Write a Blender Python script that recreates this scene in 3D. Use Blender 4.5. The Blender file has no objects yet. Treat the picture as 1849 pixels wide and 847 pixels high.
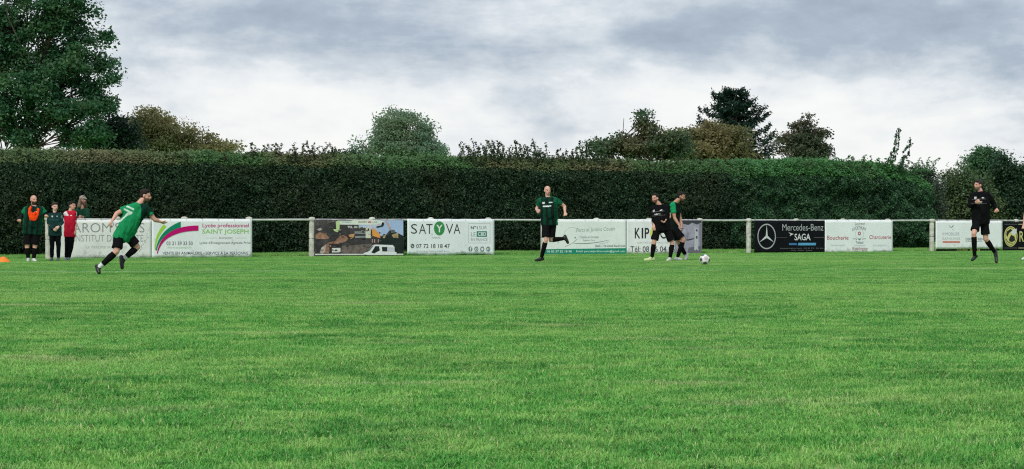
import bpy, bmesh, math, random
import numpy as np
from mathutils import Vector, noise as mnoise

random.seed(7)
RNG = np.random.default_rng(11)
SC = bpy.context.scene
COL = SC.collection

# ------------------------------------------------------------------ camera, sky, sun, exposure
FPX, CX, HY, EYE = 4200.0, 924.5, 405.0, 0.92      # focal length / centre / horizon in photo pixels, eye height in m
cam_d = bpy.data.cameras.new('camera')
cam = bpy.data.objects.new('camera', cam_d); COL.objects.link(cam)
cam_d.sensor_width = 36.0
cam_d.lens = 36.0 * FPX / 1849.0
cam_d.clip_start, cam_d.clip_end = 0.1, 3000.0
cam.location = (0, 0, EYE)
cam.rotation_euler = (math.radians(90) - math.atan((423.5 - HY) / FPX), 0, 0)
SC.camera = cam

SUN_EL, SUN_AZ = 46.0, 200.0      # azimuth clockwise from +Y: behind the camera, a little to the left
world = bpy.data.worlds.new('World'); SC.world = world
world.use_nodes = True
def build_world():
    nt = world.node_tree; nt.nodes.clear()
    N = lambda t, **k: _n(nt, t, **k)
    def _n(nt, t, **k):
        n = nt.nodes.new(t)
        for a, b in k.items(): setattr(n, a, b)
        return n
    L = nt.links.new
    out = N('ShaderNodeOutputWorld')
    sky = N('ShaderNodeTexSky', sky_type='NISHITA', sun_disc=False,
            sun_elevation=math.radians(SUN_EL), sun_rotation=math.radians(SUN_AZ))
    bg_sky = N('ShaderNodeBackground'); bg_sky.inputs[1].default_value = 0.06
    L(sky.outputs[0], bg_sky.inputs[0])
    tc = N('ShaderNodeTexCoord')
    mp = N('ShaderNodeMapping'); mp.inputs['Scale'].default_value = (1, 1, 3.0)
    mp.inputs['Rotation'].default_value = (0, math.radians(3.0), 0)
    mp.inputs['Location'].default_value = CLOUD_OFF
    L(tc.outputs['Generated'], mp.inputs[0])
    n1 = N('ShaderNodeTexNoise'); n1.inputs['Scale'].default_value = 9.0; n1.inputs['Detail'].default_value = 7
    n1.inputs['Roughness'].default_value = 0.57; n1.inputs['Distortion'].default_value = 0.2
    L(mp.outputs[0], n1.inputs['Vector'])
    n2 = N('ShaderNodeTexNoise'); n2.inputs['Scale'].default_value = 2.6; n2.inputs['Detail'].default_value = 3
    L(mp.outputs[0], n2.inputs['Vector'])
    sep = N('ShaderNodeSeparateXYZ'); L(tc.outputs['Generated'], sep.inputs[0])
    mr = N('ShaderNodeMapRange', interpolation_type='SMOOTHSTEP')
    mr.inputs['From Min'].default_value = 0.052; mr.inputs['From Max'].default_value = 0.088
    mr.inputs['To Min'].default_value = -0.085; mr.inputs['To Max'].default_value = 0.115
    tl = N('ShaderNodeMath', operation='MULTIPLY_ADD'); tl.inputs[1].default_value = 0.035
    L(sep.outputs['X'], tl.inputs[0]); L(sep.outputs['Z'], tl.inputs[2]); L(tl.outputs[0], mr.inputs[0])
    a = N('ShaderNodeMath', operation='MULTIPLY_ADD'); a.inputs[1].default_value = 0.62
    L(n1.outputs[0], a.inputs[0]); L(mr.outputs[0], a.inputs[2])
    b = N('ShaderNodeMath', operation='MULTIPLY_ADD'); b.inputs[1].default_value = 0.38
    L(n2.outputs[0], b.inputs[0]); L(a.outputs[0], b.inputs[2])
    n3 = N('ShaderNodeTexNoise'); n3.inputs['Scale'].default_value = 34.0; n3.inputs['Detail'].default_value = 6; n3.inputs['Roughness'].default_value = 0.6
    mp3 = N('ShaderNodeMapping'); mp3.inputs['Scale'].default_value = (1, 1, 1.9); L(tc.outputs['Generated'], mp3.inputs[0]); L(mp3.outputs[0], n3.inputs['Vector'])
    b3 = N('ShaderNodeMath', operation='MULTIPLY_ADD'); b3.inputs[1].default_value = 0.26; L(n3.outputs[0], b3.inputs[0]); L(b.outputs[0], b3.inputs[2])
    b4 = N('ShaderNodeMath', operation='SUBTRACT'); b4.inputs[1].default_value = 0.145; L(b3.outputs[0], b4.inputs[0]); b = b4
    cr = N('ShaderNodeValToRGB')
    e = cr.color_ramp.elements
    e[0].position, e[0].color = 0.30, (0.82, 0.83, 0.81, 1)
    e[1].position, e[1].color = 0.78, (0.23, 0.28, 0.36, 1)
    for p, c in ((0.42, (0.76, 0.77, 0.77, 1)), (0.50, (0.66, 0.69, 0.72, 1)), (0.56, (0.52, 0.57, 0.62, 1)), (0.65, (0.34, 0.40, 0.48, 1))):
        k = e.new(p); k.color = c
    L(b.outputs[0], cr.inputs[0])
    bg_cl = N('ShaderNodeBackground'); bg_cl.inputs[1].default_value = SKY_STRENGTH
    L(cr.outputs[0], bg_cl.inputs[0])
    mx = N('ShaderNodeMixShader'); mx.inputs[0].default_value = 0.92
    L(bg_sky.outputs[0], mx.inputs[1]); L(bg_cl.outputs[0], mx.inputs[2]); L(mx.outputs[0], out.inputs[0])
CLOUD_OFF = (1.35, 0.7, 0.42)
SKY_STRENGTH = 0.78
build_world()

sun_d = bpy.data.lights.new('sun', 'SUN'); sun = bpy.data.objects.new('sun', sun_d); COL.objects.link(sun)
sun_d.energy, sun_d.angle, sun_d.color = 1.5, math.radians(22), (1.0, 0.97, 0.92)
_el, _az = math.radians(SUN_EL), math.radians(SUN_AZ)
_sd = Vector((math.sin(_az) * math.cos(_el), math.cos(_az) * math.cos(_el), math.sin(_el)))
sun.rotation_euler = (-_sd).to_track_quat('-Z', 'Y').to_euler()
sun.location = (0, -10, 30)

vs = SC.view_settings
vs.view_transform = 'Standard'; vs.look = 'None'; vs.gamma = 1.0; vs.use_curve_mapping = False
vs.exposure = 0.68
SC.cycles.use_denoising = False; SC.cycles.filter_width = 1.15
SC.cycles.max_bounces = 6; SC.cycles.diffuse_bounces = 3; SC.cycles.transparent_max_bounces = 4

# ------------------------------------------------------------------ helpers
def lin(c):
    return c / 12.92 if c <= 0.04045 else ((c + 0.055) / 1.055) ** 2.4
def rgb(r, g, b): return (lin(r / 255), lin(g / 255), lin(b / 255))
def at(px, py, d): return np.array([(px - CX) / FPX * d, d, EYE - (py - HY) / FPX * d])
def ground_depth(py): return EYE * FPX / (py - HY)

MATS = {}
def nn(nt, t, **k):
    n = nt.nodes.new(t)
    for a, b in k.items(): setattr(n, a, b)
    return n
def new_mat(name):
    m = bpy.data.materials.new(name); m.use_nodes = True
    nt = m.node_tree; nt.nodes.clear()
    o = nn(nt, 'ShaderNodeOutputMaterial'); p = nn(nt, 'ShaderNodeBsdfPrincipled')
    nt.links.new(p.outputs[0], o.inputs[0])
    return m, nt, p, o
def mat(name, col, rough=0.6, spec=0.3, var=0.12, scale=25.0, bump=0.0, metal=0.0):
    if name in MATS: return MATS[name]
    m, nt, p, o = new_mat(name)
    p.inputs['Roughness'].default_value = rough; p.inputs['Specular IOR Level'].default_value = spec
    p.inputs['Metallic'].default_value = metal
    g = nn(nt, 'ShaderNodeNewGeometry')
    n = nn(nt, 'ShaderNodeTexNoise'); n.inputs['Scale'].default_value = scale; n.inputs['Detail'].default_value = 5
    nt.links.new(g.outputs['Position'], n.inputs['Vector'])
    r = nn(nt, 'ShaderNodeMapRange'); r.inputs['From Min'].default_value = 0.25; r.inputs['From Max'].default_value = 0.75
    r.inputs['To Min'].default_value = 1 - var; r.inputs['To Max'].default_value = 1 + var
    nt.links.new(n.outputs[0], r.inputs[0])
    mx = nn(nt, 'ShaderNodeVectorMath', operation='SCALE'); mx.inputs[0].default_value = col
    nt.links.new(r.outputs[0], mx.inputs['Scale'])
    nt.links.new(mx.outputs[0], p.inputs['Base Color'])
    if bump:
        b = nn(nt, 'ShaderNodeBump'); b.inputs['Strength'].default_value = bump; b.inputs['Distance'].default_value = 0.01
        nt.links.new(n.outputs[0], b.inputs['Height']); nt.links.new(b.outputs[0], p.inputs['Normal'])
    MATS[name] = m
    return m
def attr_mat(name, rough, spec, var=0.1, scale=60.0, sss=0.0):
    if name in MATS: return MATS[name]
    m, nt, p, o = new_mat(name)
    p.inputs['Roughness'].default_value = rough; p.inputs['Specular IOR Level'].default_value = spec
    a = nn(nt, 'ShaderNodeAttribute', attribute_name='tint')
    g = nn(nt, 'ShaderNodeNewGeometry')
    n = nn(nt, 'ShaderNodeTexNoise'); n.inputs['Scale'].default_value = scale; n.inputs['Detail'].default_value = 4
    nt.links.new(g.outputs['Position'], n.inputs['Vector'])
    r = nn(nt, 'ShaderNodeMapRange'); r.inputs['From Min'].default_value = 0.25; r.inputs['From Max'].default_value = 0.75
    r.inputs['To Min'].default_value = 1 - var; r.inputs['To Max'].default_value = 1 + var
    nt.links.new(n.outputs[0], r.inputs[0])
    mx = nn(nt, 'ShaderNodeVectorMath', operation='SCALE')
    nt.links.new(a.outputs['Color'], mx.inputs[0]); nt.links.new(r.outputs[0], mx.inputs['Scale'])
    nt.links.new(mx.outputs[0], p.inputs['Base Color'])
    MATS[name] = m
    return m
def leaf_mat(name, ca, cb, cc, noise_scale=0.9, cc_amount=0.5, rough=0.5, spec=0.35, transl=0.25, rare=1.0):
    """leaf colour: per-leaf mix of ca/cb, larger patches of cc"""
    if name in MATS: return MATS[name]
    m, nt, p, o = new_mat(name)
    p.inputs['Roughness'].default_value = rough; p.inputs['Specular IOR Level'].default_value = spec
    g = nn(nt, 'ShaderNodeNewGeometry')
    m1 = nn(nt, 'ShaderNodeMixRGB'); m1.inputs[1].default_value = (*ca, 1); m1.inputs[2].default_value = (*cb, 1)
    pw = nn(nt, 'ShaderNodeMath', operation='POWER'); pw.inputs[1].default_value = rare
    nt.links.new(g.outputs['Random Per Island'], pw.inputs[0]); nt.links.new(pw.outputs[0], m1.inputs[0])
    n = nn(nt, 'ShaderNodeTexNoise'); n.inputs['Scale'].default_value = noise_scale; n.inputs['Detail'].default_value = 3
    nt.links.new(g.outputs['Position'], n.inputs['Vector'])
    r = nn(nt, 'ShaderNodeMapRange'); r.inputs['From Min'].default_value = 0.45; r.inputs['From Max'].default_value = 0.70
    r.inputs['To Min'].default_value = 0; r.inputs['To Max'].default_value = cc_amount
    nt.links.new(n.outputs[0], r.inputs[0])
    m2 = nn(nt, 'ShaderNodeMixRGB'); m2.inputs[2].default_value = (*cc, 1)
    nt.links.new(r.outputs[0], m2.inputs[0]); nt.links.new(m1.outputs[0], m2.inputs[1])
    nt.links.new(m2.outputs[0], p.inputs['Base Color'])
    if transl:
        t = nn(nt, 'ShaderNodeBsdfTranslucent'); nt.links.new(m2.outputs[0], t.inputs[0])
        ms = nn(nt, 'ShaderNodeMixShader'); ms.inputs[0].default_value = transl
        nt.links.new(p.outputs[0], ms.inputs[1]); nt.links.new(t.outputs[0], ms.inputs[2]); nt.links.new(ms.outputs[0], o.inputs[0])
    MATS[name] = m
    return m

def np_mesh(name, verts, faces):
    """verts (n,3); faces: list of arrays, each (m,k) of one polygon size"""
    verts = np.asarray(verts, dtype=np.float32)
    if not isinstance(faces, list): faces = [faces]
    faces = [np.asarray(f, dtype=np.int32) for f in faces if len(f)]
    me = bpy.data.meshes.new(name)
    me.vertices.add(len(verts)); me.vertices.foreach_set('co', verts.ravel())
    loops = np.concatenate([f.ravel() for f in faces])
    sizes = np.concatenate([np.full(len(f), f.shape[1], np.int32) for f in faces])
    starts = np.concatenate([[0], np.cumsum(sizes)[:-1]]).astype(np.int32)
    me.loops.add(len(loops)); me.loops.foreach_set('vertex_index', loops)
    me.polygons.add(len(sizes)); me.polygons.foreach_set('loop_start', starts)
    me.update(calc_edges=True)
    return me
def link(name, me, parent=None, loc=(0, 0, 0), smooth=False):
    o = bpy.data.objects.new(name, me); COL.objects.link(o)
    o.parent = parent; o.location = loc
    if smooth and me is not None: me.polygons.foreach_set('use_smooth', np.ones(len(me.polygons), bool))
    return o
def mk(name, verts, faces, material, parent=None, origin=None, smooth=False):
    """mesh object from WORLD coordinates; a child takes its parent's origin"""
    verts = np.asarray(verts, float)
    if parent is not None:
        org = np.array(parent['_org']); loc = (0, 0, 0)
    else:
        org = np.array(origin if origin is not None else (0, 0, 0)); loc = tuple(org)
    me = np_mesh(name, verts - org, faces)
    me.materials.append(material)
    o = link(name, me, parent, loc, smooth)
    o['_org'] = [float(v) for v in org]
    return o
def thing(name, label, cat, org, group=None):
    o = bpy.data.objects.new(name, None); COL.objects.link(o)
    o.location = tuple(org); o.empty_display_size = 0.2
    o['_org'] = [float(v) for v in org]
    return tag(o, label, cat, group)
def tag(o, label, cat, group=None):
    o['label'] = label; o['category'] = cat
    if group: o['group'] = group
    return o
def structure(o): o['kind'] = 'structure'; return o

class MB:
    """collects closed shapes (verts, quads/tris) in world coordinates"""
    def __init__(s): s.v = []; s.q = []; s.t = []; s.n = 0
    def add(s, v, q=None, t=None):
        if q is not None and len(q): s.q.append(np.asarray(q) + s.n)
        if t is not None and len(t): s.t.append(np.asarray(t) + s.n)
        s.v.append(np.asarray(v, float)); s.n += len(v)
    def faces(s):
        out = []
        if s.q: out.append(np.concatenate(s.q))
        if s.t: out.append(np.concatenate(s.t))
        return out
    def verts(s): return np.concatenate(s.v)
    def cone(s, p0, r0, p1, r1, seg=12, rings=4):
        p0 = np.asarray(p0, float); p1 = np.asarray(p1, float)
        ax = p1 - p0; l = np.linalg.norm(ax); ax = ax / l if l > 1e-6 else np.array([0, 0, 1.0])
        h = np.array([1.0, 0, 0]) if abs(ax[0]) < 0.8 else np.array([0, 1.0, 0])
        u = np.cross(ax, h); u /= np.linalg.norm(u); w = np.cross(ax, u)
        th = np.arange(seg) / seg * 2 * np.pi
        ring = np.outer(np.cos(th), u) + np.outer(np.sin(th), w)
        vs_ = [p0 - ax * r0]
        rows = []
        for k in range(1, rings + 1):
            a = k / rings * np.pi / 2; rows.append(p0 - ax * r0 * math.cos(a) + ring * r0 * math.sin(a))
        for k in range(rings):
            a = k / rings * np.pi / 2; rows.append(p1 + ax * r1 * math.sin(a) + ring * r1 * math.cos(a))
        v = np.concatenate([[vs_[0]]] + rows + [[p1 + ax * r1]])
        q, t = [], []
        nr = len(rows)
        i = np.arange(seg); j = (i + 1) % seg
        t.append(np.stack([np.zeros(seg, int), 1 + j, 1 + i], 1))
        for k in range(nr - 1):
            a = 1 + k * seg; q.append(np.stack([a + i, a + j, a + seg + j, a + seg + i], 1))
        a = 1 + (nr - 1) * seg
        t.append(np.stack([a + i, a + j, np.full(seg, a + seg)], 1))
        s.add(v, np.concatenate(q), np.concatenate(t))
    def ellipsoid(s, c, R, radii, seg=16, rings=8):
        """R: 3x3 rows = local axes in world"""
        m = MB(); m.cone((0, 0, 0), 1, (0, 0, 1e-4), 1, seg, rings // 2)
        v = m.verts() * np.asarray(radii)
        v = v @ np.asarray(R) + np.asarray(c)
        f = m.faces(); s.add(v, f[0], f[1])
    def tube(s, pts, rads, seg=6):
        pts = np.asarray(pts, float); n = len(pts)
        base = []
        prev = None
        for k in range(n):
            d = pts[min(k + 1, n - 1)] - pts[max(k - 1, 0)]; d = d / (np.linalg.norm(d) + 1e-9)
            if prev is None:
                h = np.array([1.0, 0, 0]) if abs(d[0]) < 0.8 else np.array([0, 1.0, 0])
            else: h = prev
            w = np.cross(d, h); w /= np.linalg.norm(w) + 1e-9; u = np.cross(w, d); prev = u
            th = np.arange(seg) / seg * 2 * np.pi
            base.append(pts[k] + rads[k] * (np.outer(np.cos(th), u) + np.outer(np.sin(th), w)))
        v = np.concatenate(base + [[pts[0]], [pts[-1]]])
        i = np.arange(seg); j = (i + 1) % seg
        q = [np.stack([k * seg + i, k * seg + j, (k + 1) * seg + j, (k + 1) * seg + i], 1) for k in range(n - 1)]
        t = [np.stack([np.full(seg, n * seg), j, i], 1), np.stack([np.full(seg, n * seg + 1), (n - 1) * seg + i, (n - 1) * seg + j], 1)]
        s.add(v, np.concatenate(q), np.concatenate(t))
    def box(s, c, R, half):
        c = np.asarray(c, float); R = np.asarray(R, float)
        sg = np.array([[x, y, z] for x in (-1, 1) for y in (-1, 1) for z in (-1, 1)], float)
        v = (sg * half) @ R + c
        s.add(v, [[0, 1, 3, 2], [4, 6, 7, 5], [0, 4, 5, 1], [2, 3, 7, 6], [0, 2, 6, 4], [1, 5, 7, 3]])
    def build(s, name, material, parent=None, origin=None, smooth=False):
        return mk(name, s.verts(), s.faces(), material, parent, origin, smooth)

def unit(v): v = np.asarray(v, float); return v / (np.linalg.norm(v) + 1e-12)
def leaves(P, size, nrm=None, flat=0.0, aspect=0.55, rng=RNG, droop=0.0):
    """kite-shaped leaves, folded a little along the midrib: verts (n*4,3), quads"""
    n = len(P)
    d = rng.normal(size=(n, 3)); d[:, 2] -= droop
    if nrm is not None:
        d -= nrm * (d * nrm).sum(1, keepdims=True) * flat
    d /= np.linalg.norm(d, axis=1, keepdims=True)
    h = rng.normal(size=(n, 3))
    if nrm is not None: h = h * (1 - flat) + np.cross(d, nrm) * flat * 2
    w = h - d * (h * d).sum(1, keepdims=True); w /= np.linalg.norm(w, axis=1, keepdims=True)
    up = np.cross(d, w)
    s = (size * rng.uniform(0.65, 1.3, n))[:, None]
    v = np.empty((n, 4, 3))
    v[:, 0] = P - d * s * 0.5
    v[:, 1] = P + w * s * aspect * 0.5 + up * s * 0.10
    v[:, 2] = P + d * s * 0.5
    v[:, 3] = P - w * s * aspect * 0.5 + up * s * 0.10
    return v.reshape(-1, 3), np.arange(n * 4).reshape(-1, 4)

# ------------------------------------------------------------------ fence line (posts every ~2 m)
FA, FB, FC, FD0 = 87.0, 128.5, 0.01711, 62.0
def fence_t(px): return (px - FA) / (FB - FC * px)
def fence_xy(t):
    d = FD0 * (1 + FC * t); x = ((FA + FB * t) - CX * (1 + FC * t)) / FPX * FD0
    return np.array([x, d, 0.0])
FU = unit(fence_xy(18) - fence_xy(0))               # along the fence, to the right and away
FN = np.array([FU[1], -FU[0], 0.0])                 # towards the pitch
RFR = np.array([FU, -FN, [0, 0, 1.0]])              # fence frame
def on_fence(px, py, off=0.0):
    b = fence_xy(fence_t(px)); d = b[1]
    p = b + FN * off; p[2] = EYE - (py - HY) / FPX * d
    return p
def back_line(t, off):                               # a line parallel to the fence, off metres behind it
    return fence_xy(t) - FN * off
def px_of(p): return CX + p[0] / p[1] * FPX
def t_for_px(px, off):
    lo, hi = -8.0, 30.0
    for _ in range(50):
        m = (lo + hi) / 2
        if px_of(back_line(m, off)) < px: lo = m
        else: hi = m
    return lo

# ------------------------------------------------------------------ ground and grass
def gz(x, y):
    a = np.clip((44 - y) / 22, 0, 1)
    return 0.5 * a * (0.018 * np.sin(x * 1.1 + y * 0.55 + 0.6) * np.sin(y * 0.75 - x * 0.33) + 0.012 * np.sin(x * 2.3 - y * 1.4 + 1.0) + 0.01 * np.sin(y * 2.1 + x * 0.7)) - 0.0

def grass_nodes(name, blade):
    m, nt, p, o = new_mat(name)
    p.inputs['Roughness'].default_value = 0.6; p.inputs['Specular IOR Level'].default_value = 0.05 if blade else 0.0
    L = nt.links.new
    g = nn(nt, 'ShaderNodeNewGeometry')
    def nz(scale, detail=3, stretch=(1, 1, 1)):
        mp = nn(nt, 'ShaderNodeMapping'); mp.inputs['Scale'].default_value = (stretch[0], stretch[1], 0.0)
        L(g.outputs['Position'], mp.inputs[0])
        n = nn(nt, 'ShaderNodeTexNoise'); n.inputs['Scale'].default_value = scale; n.inputs['Detail'].default_value = detail
        L(mp.outputs[0], n.inputs['Vector']); return n.outputs[0]
    def ramp(src, a, b, lo=0.0, hi=1.0):
        r = nn(nt, 'ShaderNodeMapRange', interpolation_type='SMOOTHSTEP'); r.inputs['From Min'].default_value = a; r.inputs['From Max'].default_value = b
        r.inputs['To Min'].default_value = lo; r.inputs['To Max'].default_value = hi
        L(src, r.inputs[0]); return r.outputs[0]
    def mix(f, a, b, mode='MIX'):
        x = nn(nt, 'ShaderNodeMixRGB', blend_type=mode)
        for i, s in ((0, f), (1, a), (2, b)):
            if isinstance(s, tuple): x.inputs[i].default_value = (*s, 1)
            elif isinstance(s, float): x.inputs[i].default_value = s
            else: L(s, x.inputs[i])
        return x.outputs[0]
    lush, mid, pale, straw = G_LUSH, G_MID, G_PALE, G_STRAW
    c = mix(ramp(nz(0.55, 4), 0.30, 0.60, 0.35, 1.0), lush, mid)
    c = mix(ramp(nz(17.0, 3), 0.48, 0.62, 0, 0.85), c, lush)
    c = mix(ramp(nz(33.0, 2), 0.52, 0.66, 0, 0.55), c, pale)
    c = mix(ramp(nz(7.0, 3), 0.52, 0.70, 0, 0.38), c, lush)
    c = mix(ramp(nz(2.2, 4), 0.43, 0.66, 0, 0.7), c, pale)
    c = mix(ramp(nz(0.16, 3, (0.55, 1.5, 1)), 0.46, 0.66, 0, 0.55), c, pale)
    c = mix(ramp(nz(0.9, 5, (0.45, 1.3, 1)), 0.585, 0.71, 0, 0.5), c, straw)
    c = mix(ramp(nz(5.5, 4), 0.63, 0.74, 0, 0.6), c, straw)
    if blade:
        rnd = g.outputs['Random Per Island']
        c = mix(ramp(rnd, 0.0, 1.0, 0.0, 0.40), c, lush)
        c = mix(ramp(rnd, 0.90, 0.98, 0.0, 0.7), c, straw)
    # worn paint of the touchline
    pa, pb = at(0, 491.5, ground_depth(491.5)), at(1849, 485.5, ground_depth(485.5))
    nv = unit(np.array([-(pb - pa)[1], (pb - pa)[0], 0]))
    dt = nn(nt, 'ShaderNodeVectorMath', operation='DOT_PRODUCT'); dt.inputs[1].default_value = tuple(nv); L(g.outputs['Position'], dt.inputs[0])
    sb = nn(nt, 'ShaderNodeMath', operation='SUBTRACT'); sb.inputs[1].default_value = float(nv @ pa); L(dt.outputs['Value'], sb.inputs[0])
    ab = nn(nt, 'ShaderNodeMath', operation='ABSOLUTE'); L(sb.outputs[0], ab.inputs[0])
    ln = ramp(ab.outputs[0], 0.05, 0.16, 1, 0)
    wear = ramp(nz(0.5, 5), 0.40, 0.60, 0, 0.75)
    pm = nn(nt, 'ShaderNodeMath', operation='MULTIPLY'); L(ln, pm.inputs[0]); L(wear, pm.inputs[1])
    c = mix(pm.outputs[0], c, (0.62, 0.68, 0.58))
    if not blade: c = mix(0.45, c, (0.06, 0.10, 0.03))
    L(c, p.inputs['Base Color'])
    if blade:
        t = nn(nt, 'ShaderNodeBsdfTranslucent'); L(c, t.inputs[0])
        ms = nn(nt, 'ShaderNodeMixShader'); ms.inputs[0].default_value = 0.3
        L(p.outputs[0], ms.inputs[1]); L(t.outputs[0], ms.inputs[2]); L(ms.outputs[0], o.inputs[0])
    return m
G_LUSH, G_MID, G_PALE, G_STRAW = (0.038, 0.24, 0.044), (0.195, 0.53, 0.11), (0.42, 0.67, 0.19), (0.66, 0.64, 0.36)
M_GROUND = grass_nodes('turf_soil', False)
M_BLADE = grass_nodes('grass_blades', True)

def build_ground():
    ys = np.concatenate([np.linspace(-30, 2, 9), np.arange(3, 46, 0.4), np.linspace(47, 95, 25), np.array([130, 200, 400, 900, 2000])])
    xs = np.concatenate([[-1500, -500, -150, -60], np.arange(-24, 24.1, 0.5), [60, 150, 500, 1500]])
    X, Y = np.meshgrid(xs, ys)
    v = np.stack([X, Y, gz(X, Y) - 0.006], -1).reshape(-1, 3)
    nx, ny = len(xs), len(ys)
    i = (np.arange(ny - 1)[:, None] * nx + np.arange(nx - 1)[None]).ravel()
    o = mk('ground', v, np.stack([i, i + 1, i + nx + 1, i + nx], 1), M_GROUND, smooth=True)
    structure(o)
build_ground()

def grass_patch(n, hmin, hmax, w, size=1.0):
    r = RNG
    P = np.zeros((n, 3)); P[:, :2] = r.uniform(-size / 2, size / 2, (n, 2))
    # tufts: pull part of the blades together
    k = n // 2; cen = r.uniform(-size / 2, size / 2, (30, 2)); P[:k, :2] = cen[r.integers(0, 30, k)] + r.normal(0, 0.025, (k, 2))
    h = r.uniform(hmin, hmax, n) * (0.75 + 0.5 * r.random(n))
    a = r.uniform(0, 2 * np.pi, n); lean = np.abs(r.normal(1.0, 0.6, n)) * h
    dirv = np.stack([np.cos(a), np.sin(a), np.zeros(n)], 1); side = np.stack([-np.sin(a + r.normal(0, .8, n)), np.cos(a), np.zeros(n)], 1)
    ww = (w * r.uniform(0.6, 1.3, n))[:, None]
    mid = P + dirv * (lean * 0.35)[:, None] + np.array([0, 0, 1]) * (h * 0.6)[:, None]
    tip = P + dirv * lean[:, None] + np.array([0, 0, 1]) * (h * np.clip(1 - 0.25 * lean / h, 0.4, 1))[:, None]
    v = np.stack([P - side * ww, P + side * ww, mid + side * ww * 0.8, mid - side * ww * 0.8, tip], 1).reshape(-1, 3)
    b = np.arange(n)[:, None] * 5
    return np_mesh('grass_patch', v, [b + np.array([[0, 1, 2, 3]]), b + np.array([[3, 2, 4]])])

def build_grass():
    protos = []
    for k in range(5):
        me = grass_patch(2500, 0.010, 0.036, 0.0025, 0.62); me.materials.append(M_BLADE)
        protos.append(bpy.data.objects.new('grass_patch', me))
    pts, sc = [], []
    st = 0.5
    y = 3.0
    while y < 92:
        hw = 0.226 * y + 3.5
        for x in np.arange(-hw, hw, st):
            px, py_ = x + random.uniform(-.1, .1), y + random.uniform(-.1, .1)
            q = np.array([px, py_, 0]) - fence_xy(0)
            off = -(q @ FN)                       # behind the fence
            if off > 3.9: continue
            pts.append((px, py_, float(gz(px, py_)) - 0.003))
            big = mnoise.noise((px * 0.5, py_ * 0.5, 3.0))
            z = (1.0 + 0.35 * big) * (1.0 if py_ < 40 else 0.62)
            if abs(off) < 0.5: z = 0.5
            if off > 0.5: z = 2.2 + 1.2 * random.random()
            sc.append((1, 1, z))
        y += st
    me = bpy.data.meshes.new('grass'); me.from_pydata(pts, [], [])
    a = me.attributes.new('stretch', 'FLOAT_VECTOR', 'POINT'); a.data.foreach_set('vector', np.array(sc, np.float32).ravel())
    o = link('grass', me); o['kind'] = 'stuff'; o['label'] = 'short mown green grass of the football pitch'; o['category'] = 'grass'
    ng = bpy.data.node_groups.new('grass_spread', 'GeometryNodeTree')
    ng.interface.new_socket('Geometry', in_out='INPUT', socket_type='NodeSocketGeometry')
    ng.interface.new_socket('Geometry', in_out='OUTPUT', socket_type='NodeSocketGeometry')
    gi = nn(ng, 'NodeGroupInput'); go = nn(ng, 'NodeGroupOutput')
    mp = nn(ng, 'GeometryNodeMeshToPoints'); ng.links.new(gi.outputs[0], mp.inputs[0])
    jn = nn(ng, 'GeometryNodeJoinGeometry')
    for p in protos:
        oi = nn(ng, 'GeometryNodeObjectInfo'); oi.inputs[0].default_value = p; oi.inputs['As Instance'].default_value = True
        ng.links.new(oi.outputs['Geometry'], jn.inputs[0])
    ip = nn(ng, 'GeometryNodeInstanceOnPoints'); ip.inputs['Pick Instance'].default_value = True
    ng.links.new(mp.outputs[0], ip.inputs['Points']); ng.links.new(jn.outputs[0], ip.inputs['Instance'])
    ri = nn(ng, 'FunctionNodeRandomValue', data_type='INT'); ri.inputs[4].default_value = 0; ri.inputs[5].default_value = len(protos) - 1
    ng.links.new(ri.outputs[2], ip.inputs['Instance Index'])
    rv = nn(ng, 'FunctionNodeRandomValue', data_type='FLOAT_VECTOR'); rv.inputs[0].default_value = (0, 0, 0); rv.inputs[1].default_value = (0, 0, 6.283)
    ng.links.new(rv.outputs[0], ip.inputs['Rotation'])
    na = nn(ng, 'GeometryNodeInputNamedAttribute', data_type='FLOAT_VECTOR'); na.inputs[0].default_value = 'stretch'
    ng.links.new(na.outputs[0], ip.inputs['Scale'])
    ng.links.new(ip.outputs[0], go.inputs[0])
    md = o.modifiers.new('spread', 'NODES'); md.node_group = ng
build_grass()
# ------------------------------------------------------------------ posts, rail, banners
M_POST = mat('weathered_concrete', (0.50, 0.50, 0.43), 0.8, 0.2, 0.35, 9.0, 0.5)
M_RAIL = mat('painted_steel_rail', (0.52, 0.54, 0.51), 0.5, 0.3, 0.22, 7.0)
M_TIE = mat('dark_wire_tie', (0.05, 0.05, 0.05), 0.6, 0.3)
POSTS = [0, 1, 2, 3, 4, 5, 6, 7, 8, 9, 10, 11, 12, 13, 14, 15, 16, 17, 18, 19]
WHERE = {0: 'at the open left end of the rail', 1: 'capped behind the beauty banner and running player',
         2: 'behind the left half of the pink and green school banner', 3: 'behind the right edge of the pink and green school banner',
         4: 'standing bare left of the digger photo banner', 5: 'behind the middle of the digger photo banner',
         6: 'behind the left half of the green circle banner', 7: 'behind the right edge of the green circle banner',
         8: 'beside the running man in striped shirt', 9: 'behind the garden banner with green bottom strip',
         10: 'behind the two players contesting the ball', 11: 'right of the purple photo banner, near the ball',
         12: 'standing bare left of the black car star banner', 13: 'behind the middle of the black car star banner',
         14: 'behind the left half of the butcher banner', 15: 'behind the right edge of the butcher banner',
         16: 'standing bare left of the estate agent banner', 17: 'hidden behind the right hand runner in black',
         18: 'behind the black and yellow banner', 19: 'at the right picture edge beyond the black and yellow banner'}
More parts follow.
